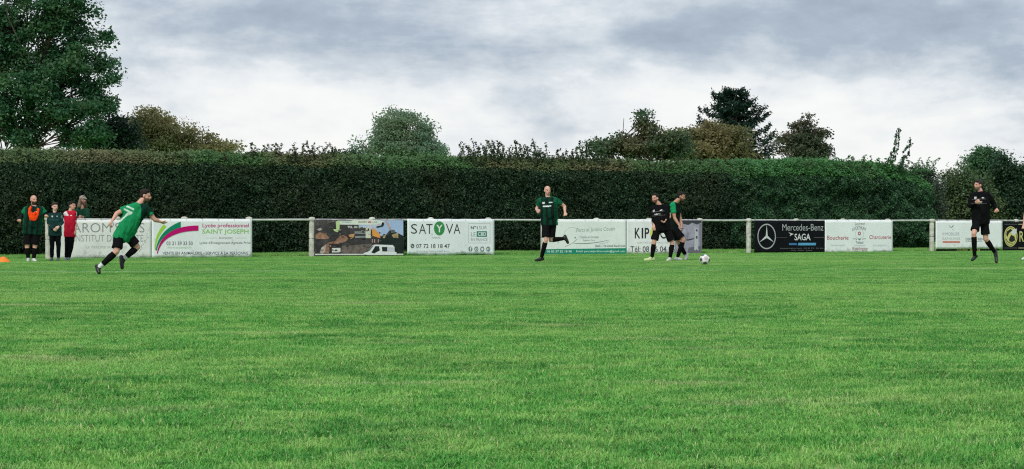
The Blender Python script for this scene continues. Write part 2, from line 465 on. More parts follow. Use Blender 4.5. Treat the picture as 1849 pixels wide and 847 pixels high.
def post_mesh():
    """rounded concrete post with a shouldered cap, along +z, local"""
    prof = [(0.070, -0.05), (0.070, 0.98), (0.064, 1.0), (0.085, 1.02), (0.088, 1.07), (0.074, 1.105), (0.040, 1.122)]
    seg = 10; v = []; 
    for r, z in prof:
        for k in range(seg):
            a = 2 * math.pi * k / seg; c, s_ = math.cos(a), math.sin(a)
            e = 0.55                                   # squarish section
            v.append((r * math.copysign(abs(c) ** e, c), r * math.copysign(abs(s_) ** e, s_), z))
    v.append((0, 0, 1.128)); n = len(prof)
    i = np.arange(seg); j = (i + 1) % seg
    q = np.concatenate([np.stack([k * seg + i, k * seg + j, (k + 1) * seg + j, (k + 1) * seg + i], 1) for k in range(n - 1)])
    t = np.stack([(n - 1) * seg + i, (n - 1) * seg + j, np.full(seg, n * seg)], 1)
    me = np_mesh('fence_post', v, [q, t]); me.materials.append(M_POST); return me
def build_fence():
    pm = post_mesh()
    tie = MB()
    tie.tube([(0.077 * math.cos(a), 0.077 * math.sin(a), 0.52) for a in np.linspace(0, 2 * math.pi, 13)], [0.006] * 13, 4)
    tm = np_mesh('wire_tie', tie.verts(), tie.faces()); tm.materials.append(M_TIE)
    rz = math.atan2(FU[1], FU[0])
    for t in POSTS:
        p = fence_xy(t)
        o = link('fence_post', pm, None, (p[0], p[1], 0)); o.rotation_euler = (random.uniform(-.01, .01), random.uniform(-.012, .012), rz)
        o.scale = (1, 1, 1.01 - 0.0018 * t)
        tag(o, 'pale concrete rail post ' + WHERE[t], 'post', 'concrete posts of the touchline rail')
        k = link('wire_tie', tm, o)
    rail = MB()
    a, b = fence_xy(-0.03), fence_xy(19.6)
    n = 80
    pts = [a + (b - a) * k / n + np.array([0, 0, 1.045 + 0.004 * math.sin(k * 0.9)]) + FN * 0.0 for k in range(n + 1)]
    rail.tube(pts, [0.030] * (n + 1), 8)
    o = rail.build('hand_rail', M_RAIL, None, (a[0], a[1], 0), True)
    tag(o, 'long pale steel tube rail running through the tops of the posts', 'railing')
build_fence()

def poly_area_mesh(pts2):
    """triangulate a simple 2d polygon -> faces"""
    from mathutils.geometry import tessellate_polygon
    return np.array([list(t) for t in tessellate_polygon([[Vector((p[0], p[1], 0)) for p in pts2]])])

class Banner:
    def __init__(s, label, px0, px1, py0, py1, base, rough=0.5, wav=0.008, base2=None, ragged=0.012, seed=0):
        s.org = fence_xy(fence_t((px0 + px1) / 2)) + FN * 0.1
        s.t0, s.t1 = fence_t(px0), fence_t(px1); s.wav = wav
        s.o = thing('advertising_banner', label, 'banner', s.org, 'advertising banners along the rail')
        nx, ny = 40, 12
        ztop = on_fence((px0 + px1) / 2, py0)[2]; zbot = on_fence((px0 + px1) / 2, py1)[2]
        s.ph = seed * 1.7; s.zt, s.zb = ztop, zbot
        v = []
        for side in (1, -1):
            for j in range(ny + 1):
                for i in range(nx + 1):
                    f, g = i / nx, j / ny
                    zb = zbot + ragged * (math.sin(f * 23 + s.ph) * 0.5 + math.sin(f * 9.3 + 2 * s.ph) * 0.6 + (0.9 if math.sin(f * 41 + s.ph) > 0.75 else 0))
                    zt = ztop + 0.004 * math.sin(f * 30 + s.ph)
                    p = fence_xy(s.t0 + (s.t1 - s.t0) * f) + FN * (s.wave(f, g) + 0.0012 * side)
                    p[2] = zb + (zt - zb) * g; v.append(p)
        i = (np.arange(ny)[:, None] * (nx + 1) + np.arange(nx)[None]).ravel(); m = (nx + 1) * (ny + 1)
        q1 = np.stack([i, i + 1, i + nx + 2, i + nx + 1], 1); q2 = q1[:, ::-1] + m
        rim = []
        for a in range(nx):
            rim += [[a + 1, a, m + a, m + a + 1], [ny * (nx + 1) + a, ny * (nx + 1) + a + 1, m + ny * (nx + 1) + a + 1, m + ny * (nx + 1) + a]]
        for b in range(ny):
            rim += [[b * (nx + 1), (b + 1) * (nx + 1), m + (b + 1) * (nx + 1), m + b * (nx + 1)], [(b + 1) * (nx + 1) + nx, b * (nx + 1) + nx, m + b * (nx + 1) + nx, m + (b + 1) * (nx + 1) + nx]]
        mk('sheet', v, np.concatenate([q1, q2, np.array(rim)]), base, s.o, smooth=False)
        for f in np.linspace(0.02, 0.98, 7):
            ey = MB(); p = fence_xy(s.t0 + (s.t1 - s.t0) * f); p[2] = 1.045
            ey.tube([p + np.array([0, 0, 0.034 * math.cos(a)]) + FN * (0.045 + 0.06 * math.sin(a)) for a in np.linspace(-1.2, 2.6, 7)], [0.004] * 7, 4)
            ey.build('cable_tie', M_TIE, s.o)
    def wave(s, f, g): return 0.095 + s.wav * (math.sin(f * 14 + s.ph) * 0.6 + math.sin(f * 31 + g * 3) * 0.4) * (0.4 + 0.6 * (1 - abs(2 * g - 1)))
    def P(s, px, py, lay):
        p = on_fence(px, py); f = (fence_t(px) - s.t0) / (s.t1 - s.t0); g = min(1, max(0, (p[2] - s.zb) / (s.zt - s.zb)))
        return p + FN * (s.wave(f, g) + 0.0035 + 0.0025 * lay)
    def shape(s, pts, col, lay=1, name='printed_shape', rough=0.5):
        m = col if not isinstance(col, tuple) else ink(col, getattr(s, 'photo', False))
        bm = bmesh.new()
        fc = bm.faces.new([bm.verts.new((x, -y, 0)) for x, y in pts])
        x0, x1 = min(p[0] for p in pts), max(p[0] for p in pts)
        for xx in np.arange(math.ceil(x0 / 3) * 3, x1, 3.0):
            bmesh.ops.bisect_plane(bm, geom=bm.verts[:] + bm.edges[:] + bm.faces[:], dist=1e-4, plane_co=(xx, 0, 0), plane_no=(1, 0, 0))
        bmesh.ops.triangulate(bm, faces=bm.faces[:])
        bm.verts.index_update()
        v = np.array([s.P(q.co.x, -q.co.y, lay) for q in bm.verts]); f = np.array([[q.index for q in t.verts] for t in bm.faces]); bm.free()
        nr = np.cross(v[f[:, 1]] - v[f[:, 0]], v[f[:, 2]] - v[f[:, 0]]) @ FN
        f[nr < 0] = f[nr < 0][:, ::-1]
        return mk(name, v, f, m, s.o)
    def ell(s, cx, cy, rx, ry, col, lay=1, n=28, inner=None, a0=0, a1=360, name='printed_shape'):
        A = [math.radians(a0 + (a1 - a0) * k / n) for k in range(n + (0 if a1 - a0 == 360 else 1))]
        o_ = [(cx + rx * math.cos(a), cy - ry * math.sin(a)) for a in A]
        if inner is None: return s.shape(o_, col, lay, name)
        i_ = [(cx + rx * inner * math.cos(a), cy - ry * inner * math.sin(a)) for a in A]
        v = np.array([s.P(x, y, lay) for x, y in o_ + i_]); k = len(A)
        rng = range(k if a1 - a0 == 360 else k - 1)
        f = np.array([[a, (a + 1) % k, k + (a + 1) % k, k + a] for a in rng])
        if np.cross(v[f[0][1]] - v[f[0][0]], v[f[0][3]] - v[f[0][0]]) @ FN < 0: f = f[:, ::-1]
        return mk(name, v, f, ink(col), s.o)
    def stroke(s, pts, w, col, lay=1, name='printed_line'):
        up, dn = [], []
        n = len(pts)
        for k, (x, y) in enumerate(pts):
            dx = pts[min(k + 1, n - 1)][0] - pts[max(k - 1, 0)][0]; dy = pts[min(k + 1, n - 1)][1] - pts[max(k - 1, 0)][1]
            l = math.hypot(dx, dy) + 1e-9; ww = w if not isinstance(w, (list, tuple)) else w[k]
            up.append((x - dy / l * ww / 2, y + dx / l * ww / 2)); dn.append((x + dy / l * ww / 2, y - dx / l * ww / 2))
        return s.shape(up + dn[::-1], col, lay, name)
    def text(s, txt, px0, px1, py0, py1, col, lay=1, bold=0.0, shear=0.0, rot=0.0, arc=0.0):
        """lettering stretched to the box; bold offsets the outlines; rot = rise in px from left to right; arc = px bulge upward"""
        TEXTS.append((s, txt, px0, px1, py0, py1, col, lay, bold, shear, rot, arc))
TEXTS = []
def ink(col, photo=False):
    k = ('photo_' if photo else '') + 'ink_%02x%02x%02x' % tuple(int(min(1, max(0, c)) * 255) for c in col)
    return mat(k, col, 0.55, 0.25, 0.45 if photo and max(col) < 0.65 else 0.08, 9.0 if photo else 14.0)
def flush_texts():
    tmp = []
    for a in TEXTS:
        cu = bpy.data.curves.new('lettering', 'FONT'); cu.body = a[1]; cu.size = 1.0; cu.offset = a[8]; cu.shear = a[9]; cu.resolution_u = 3
        o = bpy.data.objects.new('lettering', cu); COL.objects.link(o); tmp.append(o)
    dg = bpy.context.evaluated_depsgraph_get()
    for a, o in zip(TEXTS, tmp):
        s, txt, px0, px1, py0, py1, col, lay, bold, shear, rot, arc = a
        me = o.evaluated_get(dg).to_mesh()
        v = np.empty(len(me.vertices) * 3); me.vertices.foreach_get('co', v); v = v.reshape(-1, 3)
        fs = [list(p.vertices) for p in me.polygons]
        lo, hi = v.min(0), v.max(0)
        f = (v - lo) / np.maximum(hi - lo, 1e-6)
        w = np.array([s.P(px0 + (px1 - px0) * a_, py1 + (py0 - py1) * b_ - rot * a_ - arc * (1 - (2 * a_ - 1) ** 2), lay) for a_, b_, _ in f])
        # one object for each word
        iv = sorted((min(v[i, 0] for i in fc), max(v[i, 0] for i in fc), k) for k, fc in enumerate(fs))
        words, end = [], -1e9
        for a0, a1, k in iv:
            if a0 > end + 0.15: words.append([])
            words[-1].append(k); end = max(end, a1)
        for wd in words:
            used = sorted({i for k in wd for i in fs[k]}); ix = {i: n for n, i in enumerate(used)}
            me2 = bpy.data.meshes.new('lettering')
            me2.from_pydata([tuple(w[i] - s.org) for i in used], [], [[ix[i] for i in fs[k]] for k in wd]); me2.materials.append(ink(col))
            q = link('lettering', me2, s.o); q['_org'] = [float(x) for x in s.org]
        o.evaluated_get(dg).to_mesh_clear()
    for o in tmp:
        cu = o.data; bpy.data.objects.remove(o); bpy.data.curves.remove(cu)

def banner_mat(name, col, dirt=0.12):
    m = mat(name, col, 0.5, 0.3, dirt, 2.2)
    nt = m.node_tree; p = [n for n in nt.nodes if n.type == 'BSDF_PRINCIPLED'][0]
    src = p.inputs['Base Color'].links[0].from_socket
    g = nn(nt, 'ShaderNodeNewGeometry'); sp = nn(nt, 'ShaderNodeSeparateXYZ'); nt.links.new(g.outputs['Position'], sp.inputs[0])
    n = nn(nt, 'ShaderNodeTexNoise'); n.inputs['Scale'].default_value = 7.0; n.inputs['Detail'].default_value = 6; nt.links.new(g.outputs['Position'], n.inputs['Vector'])
    r = nn(nt, 'ShaderNodeMapRange'); r.inputs['From Min'].default_value = 0.02; r.inputs['From Max'].default_value = 0.28; r.inputs['To Min'].default_value = 0.22; r.inputs['To Max'].default_value = 0.0
    nt.links.new(sp.outputs['Z'], r.inputs[0])
    ad = nn(nt, 'ShaderNodeMath', operation='ADD'); nt.links.new(n.outputs[0], ad.inputs[0]); nt.links.new(r.outputs[0], ad.inputs[1])
    q = nn(nt, 'ShaderNodeMapRange'); q.inputs['From Min'].default_value = 0.64; q.inputs['From Max'].default_value = 0.85; q.inputs['To Max'].default_value = 0.55
    nt.links.new(ad.outputs[0], q.inputs[0])
    x = nn(nt, 'ShaderNodeMixRGB'); x.inputs[2].default_value = (0.30, 0.29, 0.22, 1); nt.links.new(q.outputs[0], x.inputs[0]); nt.links.new(src, x.inputs[1]); nt.links.new(x.outputs[0], p.inputs['Base Color'])
    return m
WHITE = (0.80, 0.82, 0.82)
def build_banners():
    K = (0.02, 0.022, 0.024); GREY = (0.27, 0.28, 0.29); LG = (0.55, 0.57, 0.57)
    # 1 beauty institute
    b = Banner('greyish white banner of a beauty institute with thin grey capitals, behind the sprinting player', 89, 271, 397, 467, banner_mat('aged_vinyl', (0.80, 0.80, 0.77), 0.10), seed=1)
    b.text("AROM'SENS", 128, 258, 402, 419.5, (0.30, 0.30, 0.31), bold=-0.012)
    b.text("INSTITUT DE BEAUTE", 131, 256, 424, 436, (0.36, 0.36, 0.37), bold=-0.012)
    b.text("La detente au feminin", 152, 226, 442, 448, (0.56, 0.56, 0.56), bold=-0.01)
    b.text("09 06 70 16 02", 134, 190, 459.5, 464, (0.60, 0.60, 0.60), bold=-0.01)
    r = random.Random(4)
    for k in range(16):
        f = k / 15; x = 270 - 2 - 26 * f ** 1.3 + r.uniform(-3, 3) ; y = 412 + 48 * f
        b.ell(x, y, r.uniform(.6, 1.5), r.uniform(.6, 1.5), (0.33, 0.38, 0.36) if 0.4 < f < 0.7 else (0.52, 0.54, 0.53), 1, 6)
    # 2 school
    b = Banner('white school banner with pink and green swooshes, left of the open rail', 271.5, 452.5, 395.5, 465, banner_mat('white_vinyl_school', (0.84, 0.87, 0.87), 0.06), seed=2)
    def swoosh(c0, c1, col, lay):
        b.shape(c0 + c1[::-1], col, lay, 'logo')
    def bez(p0, p1, p2, n=14): return [((1 - t) ** 2 * p0[0] + 2 * t * (1 - t) * p1[0] + t * t * p2[0], (1 - t) ** 2 * p0[1] + 2 * t * (1 - t) * p1[1] + t * t * p2[1]) for t in np.linspace(0, 1, n)]
    swoosh(bez((278.5, 452), (277.5, 432), (298, 409)), bez((276.5, 450), (276, 425), (293, 405)), (0.35, 0.68, 0.06), 1)
    swoosh(bez((280, 453), (285, 425), (323.5, 411)), bez((278.5, 451), (284, 415), (323.5, 400)), (0.0, 0.24, 0.12), 2)
    swoosh(bez((281.5, 459), (291, 417), (355.5, 416.5)), bez((280.5, 456), (290, 407), (355.5, 407.2)), (0.56, 0.0, 0.16), 3)
    b.text('Lycée professionnel', 363, 446.5, 403.5, 412.5, (0.58, 0.06, 0.22), bold=0.008)
    b.text('SAINT JOSEPH', 362.5, 446, 414, 424, (0.32, 0.62, 0.16), bold=0.01)
    b.text('BUCQUOY', 393, 417, 428, 431.5, (0.3, 0.3, 0.3))
    b.stroke([(369, 429.5), (389, 429.5)], 0.5, LG); b.stroke([(421, 429.5), (443, 429.5)], 0.5, LG)
    b.text('03 21 59 33 50', 298, 345, 436, 442.5, (0.16, 0.16, 0.18), bold=0.004)
    b.text("Lycée d'Enseignement Agricole Privé", 358, 449.5, 436, 441.5, (0.18, 0.18, 0.2))
    b.text('www.st-joseph.fr', 299, 343, 445, 449.5, (0.45, 0.66, 0.38))
    b.text('VENTE EN ANIMALERIE - SERVICE À LA PERSONNE', 291, 445.5, 453, 459.6, (0.14, 0.14, 0.2), bold=0.004)
    # 3 digger photo
    b = Banner('dark photo banner of an orange digger, a heap of earth and a white van', 565.5, 726, 396.5, 461.5, mat('printed_earth', (0.050, 0.045, 0.048), 0.5, 0.3, 0.6, 6.0), seed=3)
    b.photo = True
    S = b.shape; BK = (0.016, 0.018, 0.022); SKYB = (0.40, 0.52, 0.76); EARTH = (0.36, 0.19, 0.13)
    S([(634, 397.5), (725, 397.5), (725, 426), (714, 423), (708, 417), (700, 416), (694, 424), (684, 428), (664, 412), (648, 410)], SKYB, 1)
    S([(563.5 + 3, 424), (574, 419), (586, 423), (592, 430), (584, 432), (567, 431)], EARTH, 1)
    S([(569, 414), (577, 411), (579, 415), (573, 417)], (0.4, 0.3, 0.28), 1)
    S([(566.5, 401), (590, 398), (597, 402), (580, 406), (567, 408)], (0.10, 0.085, 0.085), 1)
    S([(574, 457), (577, 447), (590, 438), (602, 435), (610, 426), (620, 424), (626, 431), (620, 437), (604, 441), (592, 444), (591, 457)], (0.34, 0.17, 0.12), 2)
    S([(574, 457), (577, 448), (586, 441), (584, 452), (580, 458)], (0.50, 0.44, 0.40), 3)
    S([(591, 440), (614, 440), (612, 458), (593, 458)], (0.035, 0.028, 0.028), 3)
    S([(596, 448), (611.5, 447.5), (611.5, 455.5), (596, 456)], (0.72, 0.72, 0.70), 4)
    S([(614, 444), (640, 442), (668, 440), (662, 452), (650, 458), (612, 458)], (0.16, 0.125, 0.115), 3)
    S([(626, 424), (637, 422), (636, 428), (630, 432)], (0.58, 0.32, 0.14), 3)
    S([(606, 398.5), (631, 398.5), (637, 396.9), (672, 396.9), (690, 399), (690, 404), (672, 406), (660, 406), (606, 405.5)], (0.74, 0.76, 0.70), 2, 'printed_arm')
    S([(603, 400), (610, 399), (610, 416), (606, 419.5), (600, 417), (598.5, 414), (604, 414)], (0.52, 0.66, 0.32), 3, 'printed_bucket')
    S([(658, 407), (690, 403), (690, 408), (676, 411), (660, 412)], (0.55, 0.56, 0.70), 2)
    S([(676, 409), (685, 407), (687, 401), (690, 402), (690, 406), (688, 409), (677, 411.5)], BK, 4)
    S([(657, 412), (666, 411), (666, 430), (657, 430)], (0.66, 0.63, 0.52), 3, 'printed_cab')
    S([(660.5, 413), (663.5, 412.5), (663, 415.5), (660.5, 416)], BK, 4)
    S([(668, 412), (674, 414), (684, 424), (683, 430), (669, 426)], (0.78, 0.34, 0.09), 3, 'printed_digger')
    S([(637, 418), (657, 417), (657, 422), (637, 423)], (0.25, 0.26, 0.28), 3); S([(638, 426.5), (657, 426.5), (657, 429), (638, 429.5)], (0.26, 0.28, 0.30), 3)
    S([(665, 430), (684, 430), (683, 440), (664, 440)], (0.06, 0.045, 0.05), 3)
    for x in (668, 672.5, 679): S([(x, 432), (x + 1.4, 432), (x + 1.2, 438), (x, 438)], (0.55, 0.42, 0.36), 4)
    S([(684, 430), (690, 422), (697, 426), (704, 417), (712, 419), (725, 426), (725, 458), (690, 458), (684, 445)], (0.013, 0.022, 0.020), 2)
    S([(704, 424), (716, 420), (716, 430), (707, 429)], (0.42, 0.30, 0.16), 3)
    S([(688, 426), (693, 424), (692, 430), (688, 430)], (0.42, 0.30, 0.18), 3)
    b.stroke([(693.5, 397.5), (698, 406), (702, 415)], [1.4, 2.4, 1.6], (0.62, 0.27, 0.16), 3)
    S([(702, 415), (709, 415), (711, 420), (703, 421)], (0.10, 0.12, 0.13), 4)
    rr = random.Random(12)
    for k in range(60):
        x, y = rr.uniform(570, 690), rr.uniform(400, 456); w, h = rr.uniform(1.2, 5), rr.uniform(.6, 2)
        if 600 < x < 690 and y < 412: continue
        t_ = rr.choice([(0.02, 0.018, 0.018), (0.09, 0.075, 0.07), (0.20, 0.13, 0.10), (0.30, 0.24, 0.21), (0.05, 0.04, 0.04)])
        S([(x - w * rr.uniform(.6, 1), y + h * rr.uniform(-.3, .3)), (x - w * .3, y - h * rr.uniform(.5, 1)), (x + w * .5, y - h * rr.uniform(.3, 1)), (x + w, y + h * .2), (x + w * .2, y + h * rr.uniform(.4, 1))], t_, 4.5 if y > 430 else 3.5)
    # the printed van
    S([(653, 457), (662, 454), (668, 443), (674, 441.5), (706, 442.5), (709, 446), (709, 454), (713, 456), (712, 460.5), (660, 460.5), (653, 459)], (0.78, 0.80, 0.80), 5, 'printed_van')
    S([(667, 456), (674, 444.5), (681, 444.5), (682.5, 452), (672, 457.5)], BK, 6, 'printed_window')
    S([(686, 446), (696, 446), (696, 454), (687, 454)], (0.02, 0.025, 0.03), 6, 'printed_window')
    S([(661, 452), (667, 443.5), (671, 443.2), (664, 453)], (0.16, 0.18, 0.19), 6, 'printed_window')
    S([(697, 446), (708, 447), (708, 454), (697, 454)], (0.60, 0.61, 0.68), 6)
    S([(566, 458.2), (655, 458.2), (655, 460.6), (566, 460.6)], (0.70, 0.71, 0.68), 4, 'printed_border'); S([(709, 458), (725, 458), (725, 460.4), (709, 460.4)], (0.70, 0.71, 0.68), 4, 'printed_border')
    b.text('BTP SERVICE', 614, 631, 400, 402, (0.15, 0.38, 0.38), 4); b.text('TERRASSEMENT', 643, 659, 399.8, 401.8, (0.3, 0.2, 0.12), 4, 0.02)
    b.text('MBR', 661, 667.5, 399.5, 402.5, (0.62, 0.08, 0.12), 4, 0.02); b.text('LOC', 669.5, 678, 399.8, 402, (0.12, 0.25, 0.45), 4)
    b.text('TEL. 03 21 24 0', 624, 662, 408, 412, (0.82, 0.82, 0.80), 5, 0.02)
    # 4 green circle
    b = Banner('white banner with a white Y in a green circle among thin dark capitals', 732.5, 889.5, 395.5, 460, banner_mat('white_vinyl_circle', (0.82, 0.86, 0.88), 0.05), wav=0.004, ragged=0.02, seed=4)
    D = (0.055, 0.062, 0.07); GR = (0.045, 0.27, 0.08)
    for ch, x0, x1 in (('S', 739, 750), ('A', 753.5, 766), ('T', 766.5, 778), ('V', 802, 815), ('A', 816, 828)):
        b.text(ch, x0, x1, 404.5, 422, D, bold=-0.006)
    b.ell(790.2, 412.3, 9.6, 12.6, GR, 1, 36, name='logo')
    b.text('Y', 784.5, 796, 406, 419.5, (0.80, 0.83, 0.78), 2, 0.02)
    b.text('ARRAS', 776.5, 792, 427.5, 430.5, (0.45, 0.47, 0.5))
    b.ell(741.6, 444, 3.4, 4.0, (0.10, 0.12, 0.13), 1, 18, name='logo'); b.stroke([(740.2, 442), (741, 444.5), (743.2, 446)], 1.2, (0.7, 0.74, 0.76), 2)
    b.text('07 72 18 18 47', 748.5, 809, 440.5, 448, (0.07, 0.08, 0.09), bold=0.006)
    b.text('16 rue de la Taillerie 62000 Arras', 749, 808, 452, 455, (0.42, 0.46, 0.5))
    for pts in ([(843, 403.5), (881.5, 403.5)], [(843, 438.5), (881.5, 438.5)], [(843, 403.5), (843, 438.5)], [(881.5, 403.5), (881.5, 438.5)]): b.stroke(pts, 0.45, (0.50, 0.53, 0.55))
    b.text('N°1', 847, 859, 408, 414, (0.06, 0.10, 0.10), bold=0.02); b.text('SUR', 861.5, 876, 408, 414, (0.33, 0.38, 0.38), bold=-0.006)
    b.text('LE', 847.5, 855.5, 419, 426.5, (0.33, 0.38, 0.38), bold=-0.006); b.shape([(857.5, 417.5), (876, 417.5), (876, 427.5), (857.5, 427.5)], (0.06, 0.24, 0.17), 1)
    b.text('CBD', 859.5, 874.5, 419.3, 425.8, (0.78, 0.83, 0.82), 2, 0.02)
    b.text('EN FRANCE', 847.5, 877, 430, 435, (0.33, 0.37, 0.40), bold=-0.006)
    for k, x in enumerate((846.3, 857, 867.6, 878.3)):
        b.ell(x, 449.6, 3.6, 4.6, (0.16, 0.24, 0.22), 1, 18, inner=0.62 if k else None, name='logo')
    b.text('f', 845, 848, 446, 453.5, (0.76, 0.81, 0.84), 2, 0.03); b.ell(857, 449.6, 1.0, 1.3, (0.16, 0.24, 0.22), 2, 10); b.stroke([(878, 446.5), (878.5, 452)], 1.2, (0.16, 0.24, 0.22), 2)
    # 5 gardens
    b = Banner('white garden firm banner with green bottom strip, behind the man in striped shirt', 977, 1128, 396, 459, banner_mat('white_vinyl_garden', (0.83, 0.87, 0.84), 0.07), seed=5)
    b.shape([(977.5, 450), (1128, 448), (1128, 458.3), (977.5, 458.6)], (0.015, 0.26, 0.16), 1)
    b.text('Parcs et Jardins Cousin', 1037, 1107, 412, 421, (0.34, 0.46, 0.42), bold=-0.006, shear=0.15, rot=3.0)
    b.text('Création et Entretien', 1043, 1078, 425.5, 430, (0.34, 0.38, 0.38)); b.text('Espaces Verts', 1050, 1071, 432, 436, (0.34, 0.38, 0.38))
    b.stroke(bez((1031, 439), (1062, 442), (1097, 433)), [0.3, .7, .9, 1.1, 1.2, 1.2, 1.2, 1.1, 1, .9, .8, .7, .5, .3], (0.22, 0.30, 0.26)); b.stroke(bez((1017, 445), (1030, 441), (1039, 431)), 0.7, (0.33, 0.40, 0.36))
    b.stroke(bez((1078, 440.3), (1088, 439.5), (1097, 436)), 0.5, (0.45, 0.5, 0.48)); b.ell(1035, 429, 1.3, 1.6, (0.25, 0.32, 0.3), 1, 8); b.stroke(bez((1012, 428), (1022, 404), (1036, 412)), 0.5, (0.62, 0.70, 0.66))
    b.text('Devis - 116 Grande Rue 62 Coin', 1072, 1126, 442, 445.5, (0.10, 0.12, 0.12), bold=0.01)
    b.text('06 83 37 82 18 98', 984, 1029, 452, 456, (0.66, 0.82, 0.74), 2, 0.012); b.text('Email: parcsetjardinscousin@gmail.com', 1037, 1125, 451.5, 456.5, (0.60, 0.80, 0.72), 2, 0.012)
    # 6 KIP
    b = Banner('white banner with bold black letters and phone number behind the two duelling players', 1128.5, 1216, 396, 458.5, banner_mat('white_vinyl_kip', (0.84, 0.85, 0.86), 0.06), seed=6)
    for ch, x0, x1 in (('K', 1142.8, 1152.5), ('I', 1155.2, 1158), ('P', 1160.6, 1169)): b.text(ch, x0, x1, 411.5, 430.5, K, bold=0.012)
    b.ell(1177, 421, 6.5, 10, (0.72, 0.72, 0.18), 1, 24, name='logo'); b.ell(1195, 421, 6.5, 10, K, 1, 24, inner=0.72, name='logo'); b.text('X', 1203, 1212, 411.5, 430.5, K, bold=0.012)
    b.text('CENTRE DE FORMATION', 1147, 1206, 436.5, 439.5, (0.62, 0.62, 0.60))
    b.text('Tél: 08 06 04 05', 1135, 1215, 444.5, 454.8, (0.10, 0.11, 0.12), bold=0.006)
    # 7 purple photo
    b = Banner('lilac photo banner of a grey building, behind the green shirted player', 1216.5, 1264, 397, 458, mat('printed_lilac', (0.36, 0.34, 0.43), 0.5, 0.3, 0.35, 5.0), seed=7)
    b.shape([(1228, 398), (1263, 398), (1263, 402), (1255, 405), (1246, 402), (1240, 406), (1230, 404)], (0.05, 0.05, 0.06), 1)
    b.shape([(1251, 412), (1257, 411), (1258, 452), (1250, 452)], (0.52, 0.52, 0.56), 1); b.shape([(1253, 414), (1256, 414), (1256, 418), (1253, 418)], (0.09, 0.09, 0.11), 2)
    b.shape([(1253, 426), (1256, 426), (1256, 431), (1253, 431)], (0.10, 0.10, 0.12), 2); b.shape([(1240, 447), (1263, 444), (1263, 457), (1238, 457)], (0.16, 0.15, 0.18), 1)
    b.stroke(bez((1236, 433), (1243, 433.5), (1250, 429.5)), [1.2, 1.4, 1.5, 1.6, 1.6, 1.6, 1.6, 1.5, 1.5, 1.4, 1.3, 1.2, .9, .4], (0.02, 0.02, 0.03), 3)
    b.shape([(1259, 404), (1263, 404), (1263, 444), (1260, 444)], (0.24, 0.20, 0.28), 1)
    # 8 car star
    b = Banner('black car dealer banner with a silver three pointed star in a ring', 1358.5, 1485.5, 398.5, 457, mat('black_vinyl', (0.006, 0.007, 0.009), 0.6, 0.08, 0.3, 8.0), seed=8)
    SL = (0.42, 0.44, 0.45)
    cx_, cy_, rx, ry = 1380.8, 427.0, 16.8, 23.0
    b.ell(cx_, cy_, rx, ry, SL, 1, 48, inner=0.90, name='logo')
    for a in (90, 210, 330):
        r_ = math.radians(a); l_, q_ = math.radians(a + 60), math.radians(a - 60)
        b.shape([(cx_ + rx * .92 * math.cos(r_), cy_ - ry * .92 * math.sin(r_)), (cx_ + rx * .12 * math.cos(l_), cy_ - ry * .12 * math.sin(l_)), (cx_, cy_), (cx_ + rx * .12 * math.cos(q_), cy_ - ry * .12 * math.sin(q_))], (0.62, 0.64, 0.64), 2, 'logo')
    b.text('Mercedes-Benz', 1409, 1483, 404.5, 416.5, (0.42, 0.44, 0.45), bold=-0.002)
    b.text('SAGA', 1431, 1460, 422, 434, (0.72, 0.73, 0.74), bold=0.012); b.shape([(1420, 419.5), (1429.5, 422.5), (1422, 426.5), (1424, 423)], (0.66, 0.67, 0.68), 1)
    b.shape([(1421, 439), (1435, 439), (1435, 442.5), (1421, 442.5)], (0.05, 0.20, 0.42), 1); b.shape([(1438, 438.5), (1470, 438.5), (1469, 443), (1437, 443)], (0.10, 0.36, 0.60), 1)
    b.text('www.groupe-arras.fr - 03 21 73 - Z.I. Est', 1405, 1483, 447.3, 449.5, (0.22, 0.23, 0.24)); b.text('vente - atelier - pieces', 1424, 1463, 451, 453, (0.20, 0.21, 0.22))
    b.stroke([(1398, 428.5), (1418, 429)], 0.5, (0.12, 0.12, 0.13)); b.stroke([(1466, 429), (1484, 428.5)], 0.7, (0.15, 0.15, 0.16))
    # 9 butcher
    b = Banner('white butcher shop banner with red words either side of a round emblem', 1486, 1608.5, 397.5, 456.5, banner_mat('white_vinyl_butcher', (0.84, 0.88, 0.88), 0.04), wav=0.003, seed=9)
    RD = (0.52, 0.13, 0.17); BL = (0.20, 0.25, 0.28)
    b.text('Boucherie', 1490, 1528.5, 425.5, 432.8, RD, bold=0.004); b.text('Charcuterie', 1566, 1605.5, 424.5, 431.5, RD, bold=0.004)
    b.text('CAMPAGNART', 1496, 1523, 441.5, 444.5, (0.58, 0.60, 0.60)); b.text('03 21 48 20 07 26', 1572.5, 1596.5, 441.5, 444.5, (0.58, 0.60, 0.60))
    b.text('Laurent', 1540, 1558, 401, 406.5, (0.36, 0.30, 0.28), shear=0.2)
    b.text('LUCATHURY', 1535.5, 1560.5, 412, 417.5, BL, arc=4.0, bold=0.008)
    b.ell(1548.3, 422, 8.2, 8.8, (0.62, 0.66, 0.70), 1, 24, inner=0.93, name='logo'); b.ell(1548.3, 421.5, 2.7, 3.4, (0.48, 0.10, 0.18), 1, 16, inner=0.5, name='logo')
    b.shape([(1545.5, 430), (1548.4, 432.3), (1551, 430), (1549.5, 433.5), (1547.2, 433.5)], (0.06, 0.08, 0.09), 1, 'logo')
    b.stroke(bez((1536.5, 431.5), (1540, 430), (1544, 432.5)), .8, BL); b.stroke(bez((1553, 432.5), (1557, 430), (1560, 431.5)), .8, BL)
    b.text('Traiteur', 1541.5, 1556, 435, 440, BL, bold=0.006); b.stroke([(1539, 443.5), (1559.5, 443.5)], .5, (.5, .52, .52)); b.text('Boulogne', 1535.5, 1563, 445.5, 453.5, (0.45, 0.20, 0.20), shear=0.1)
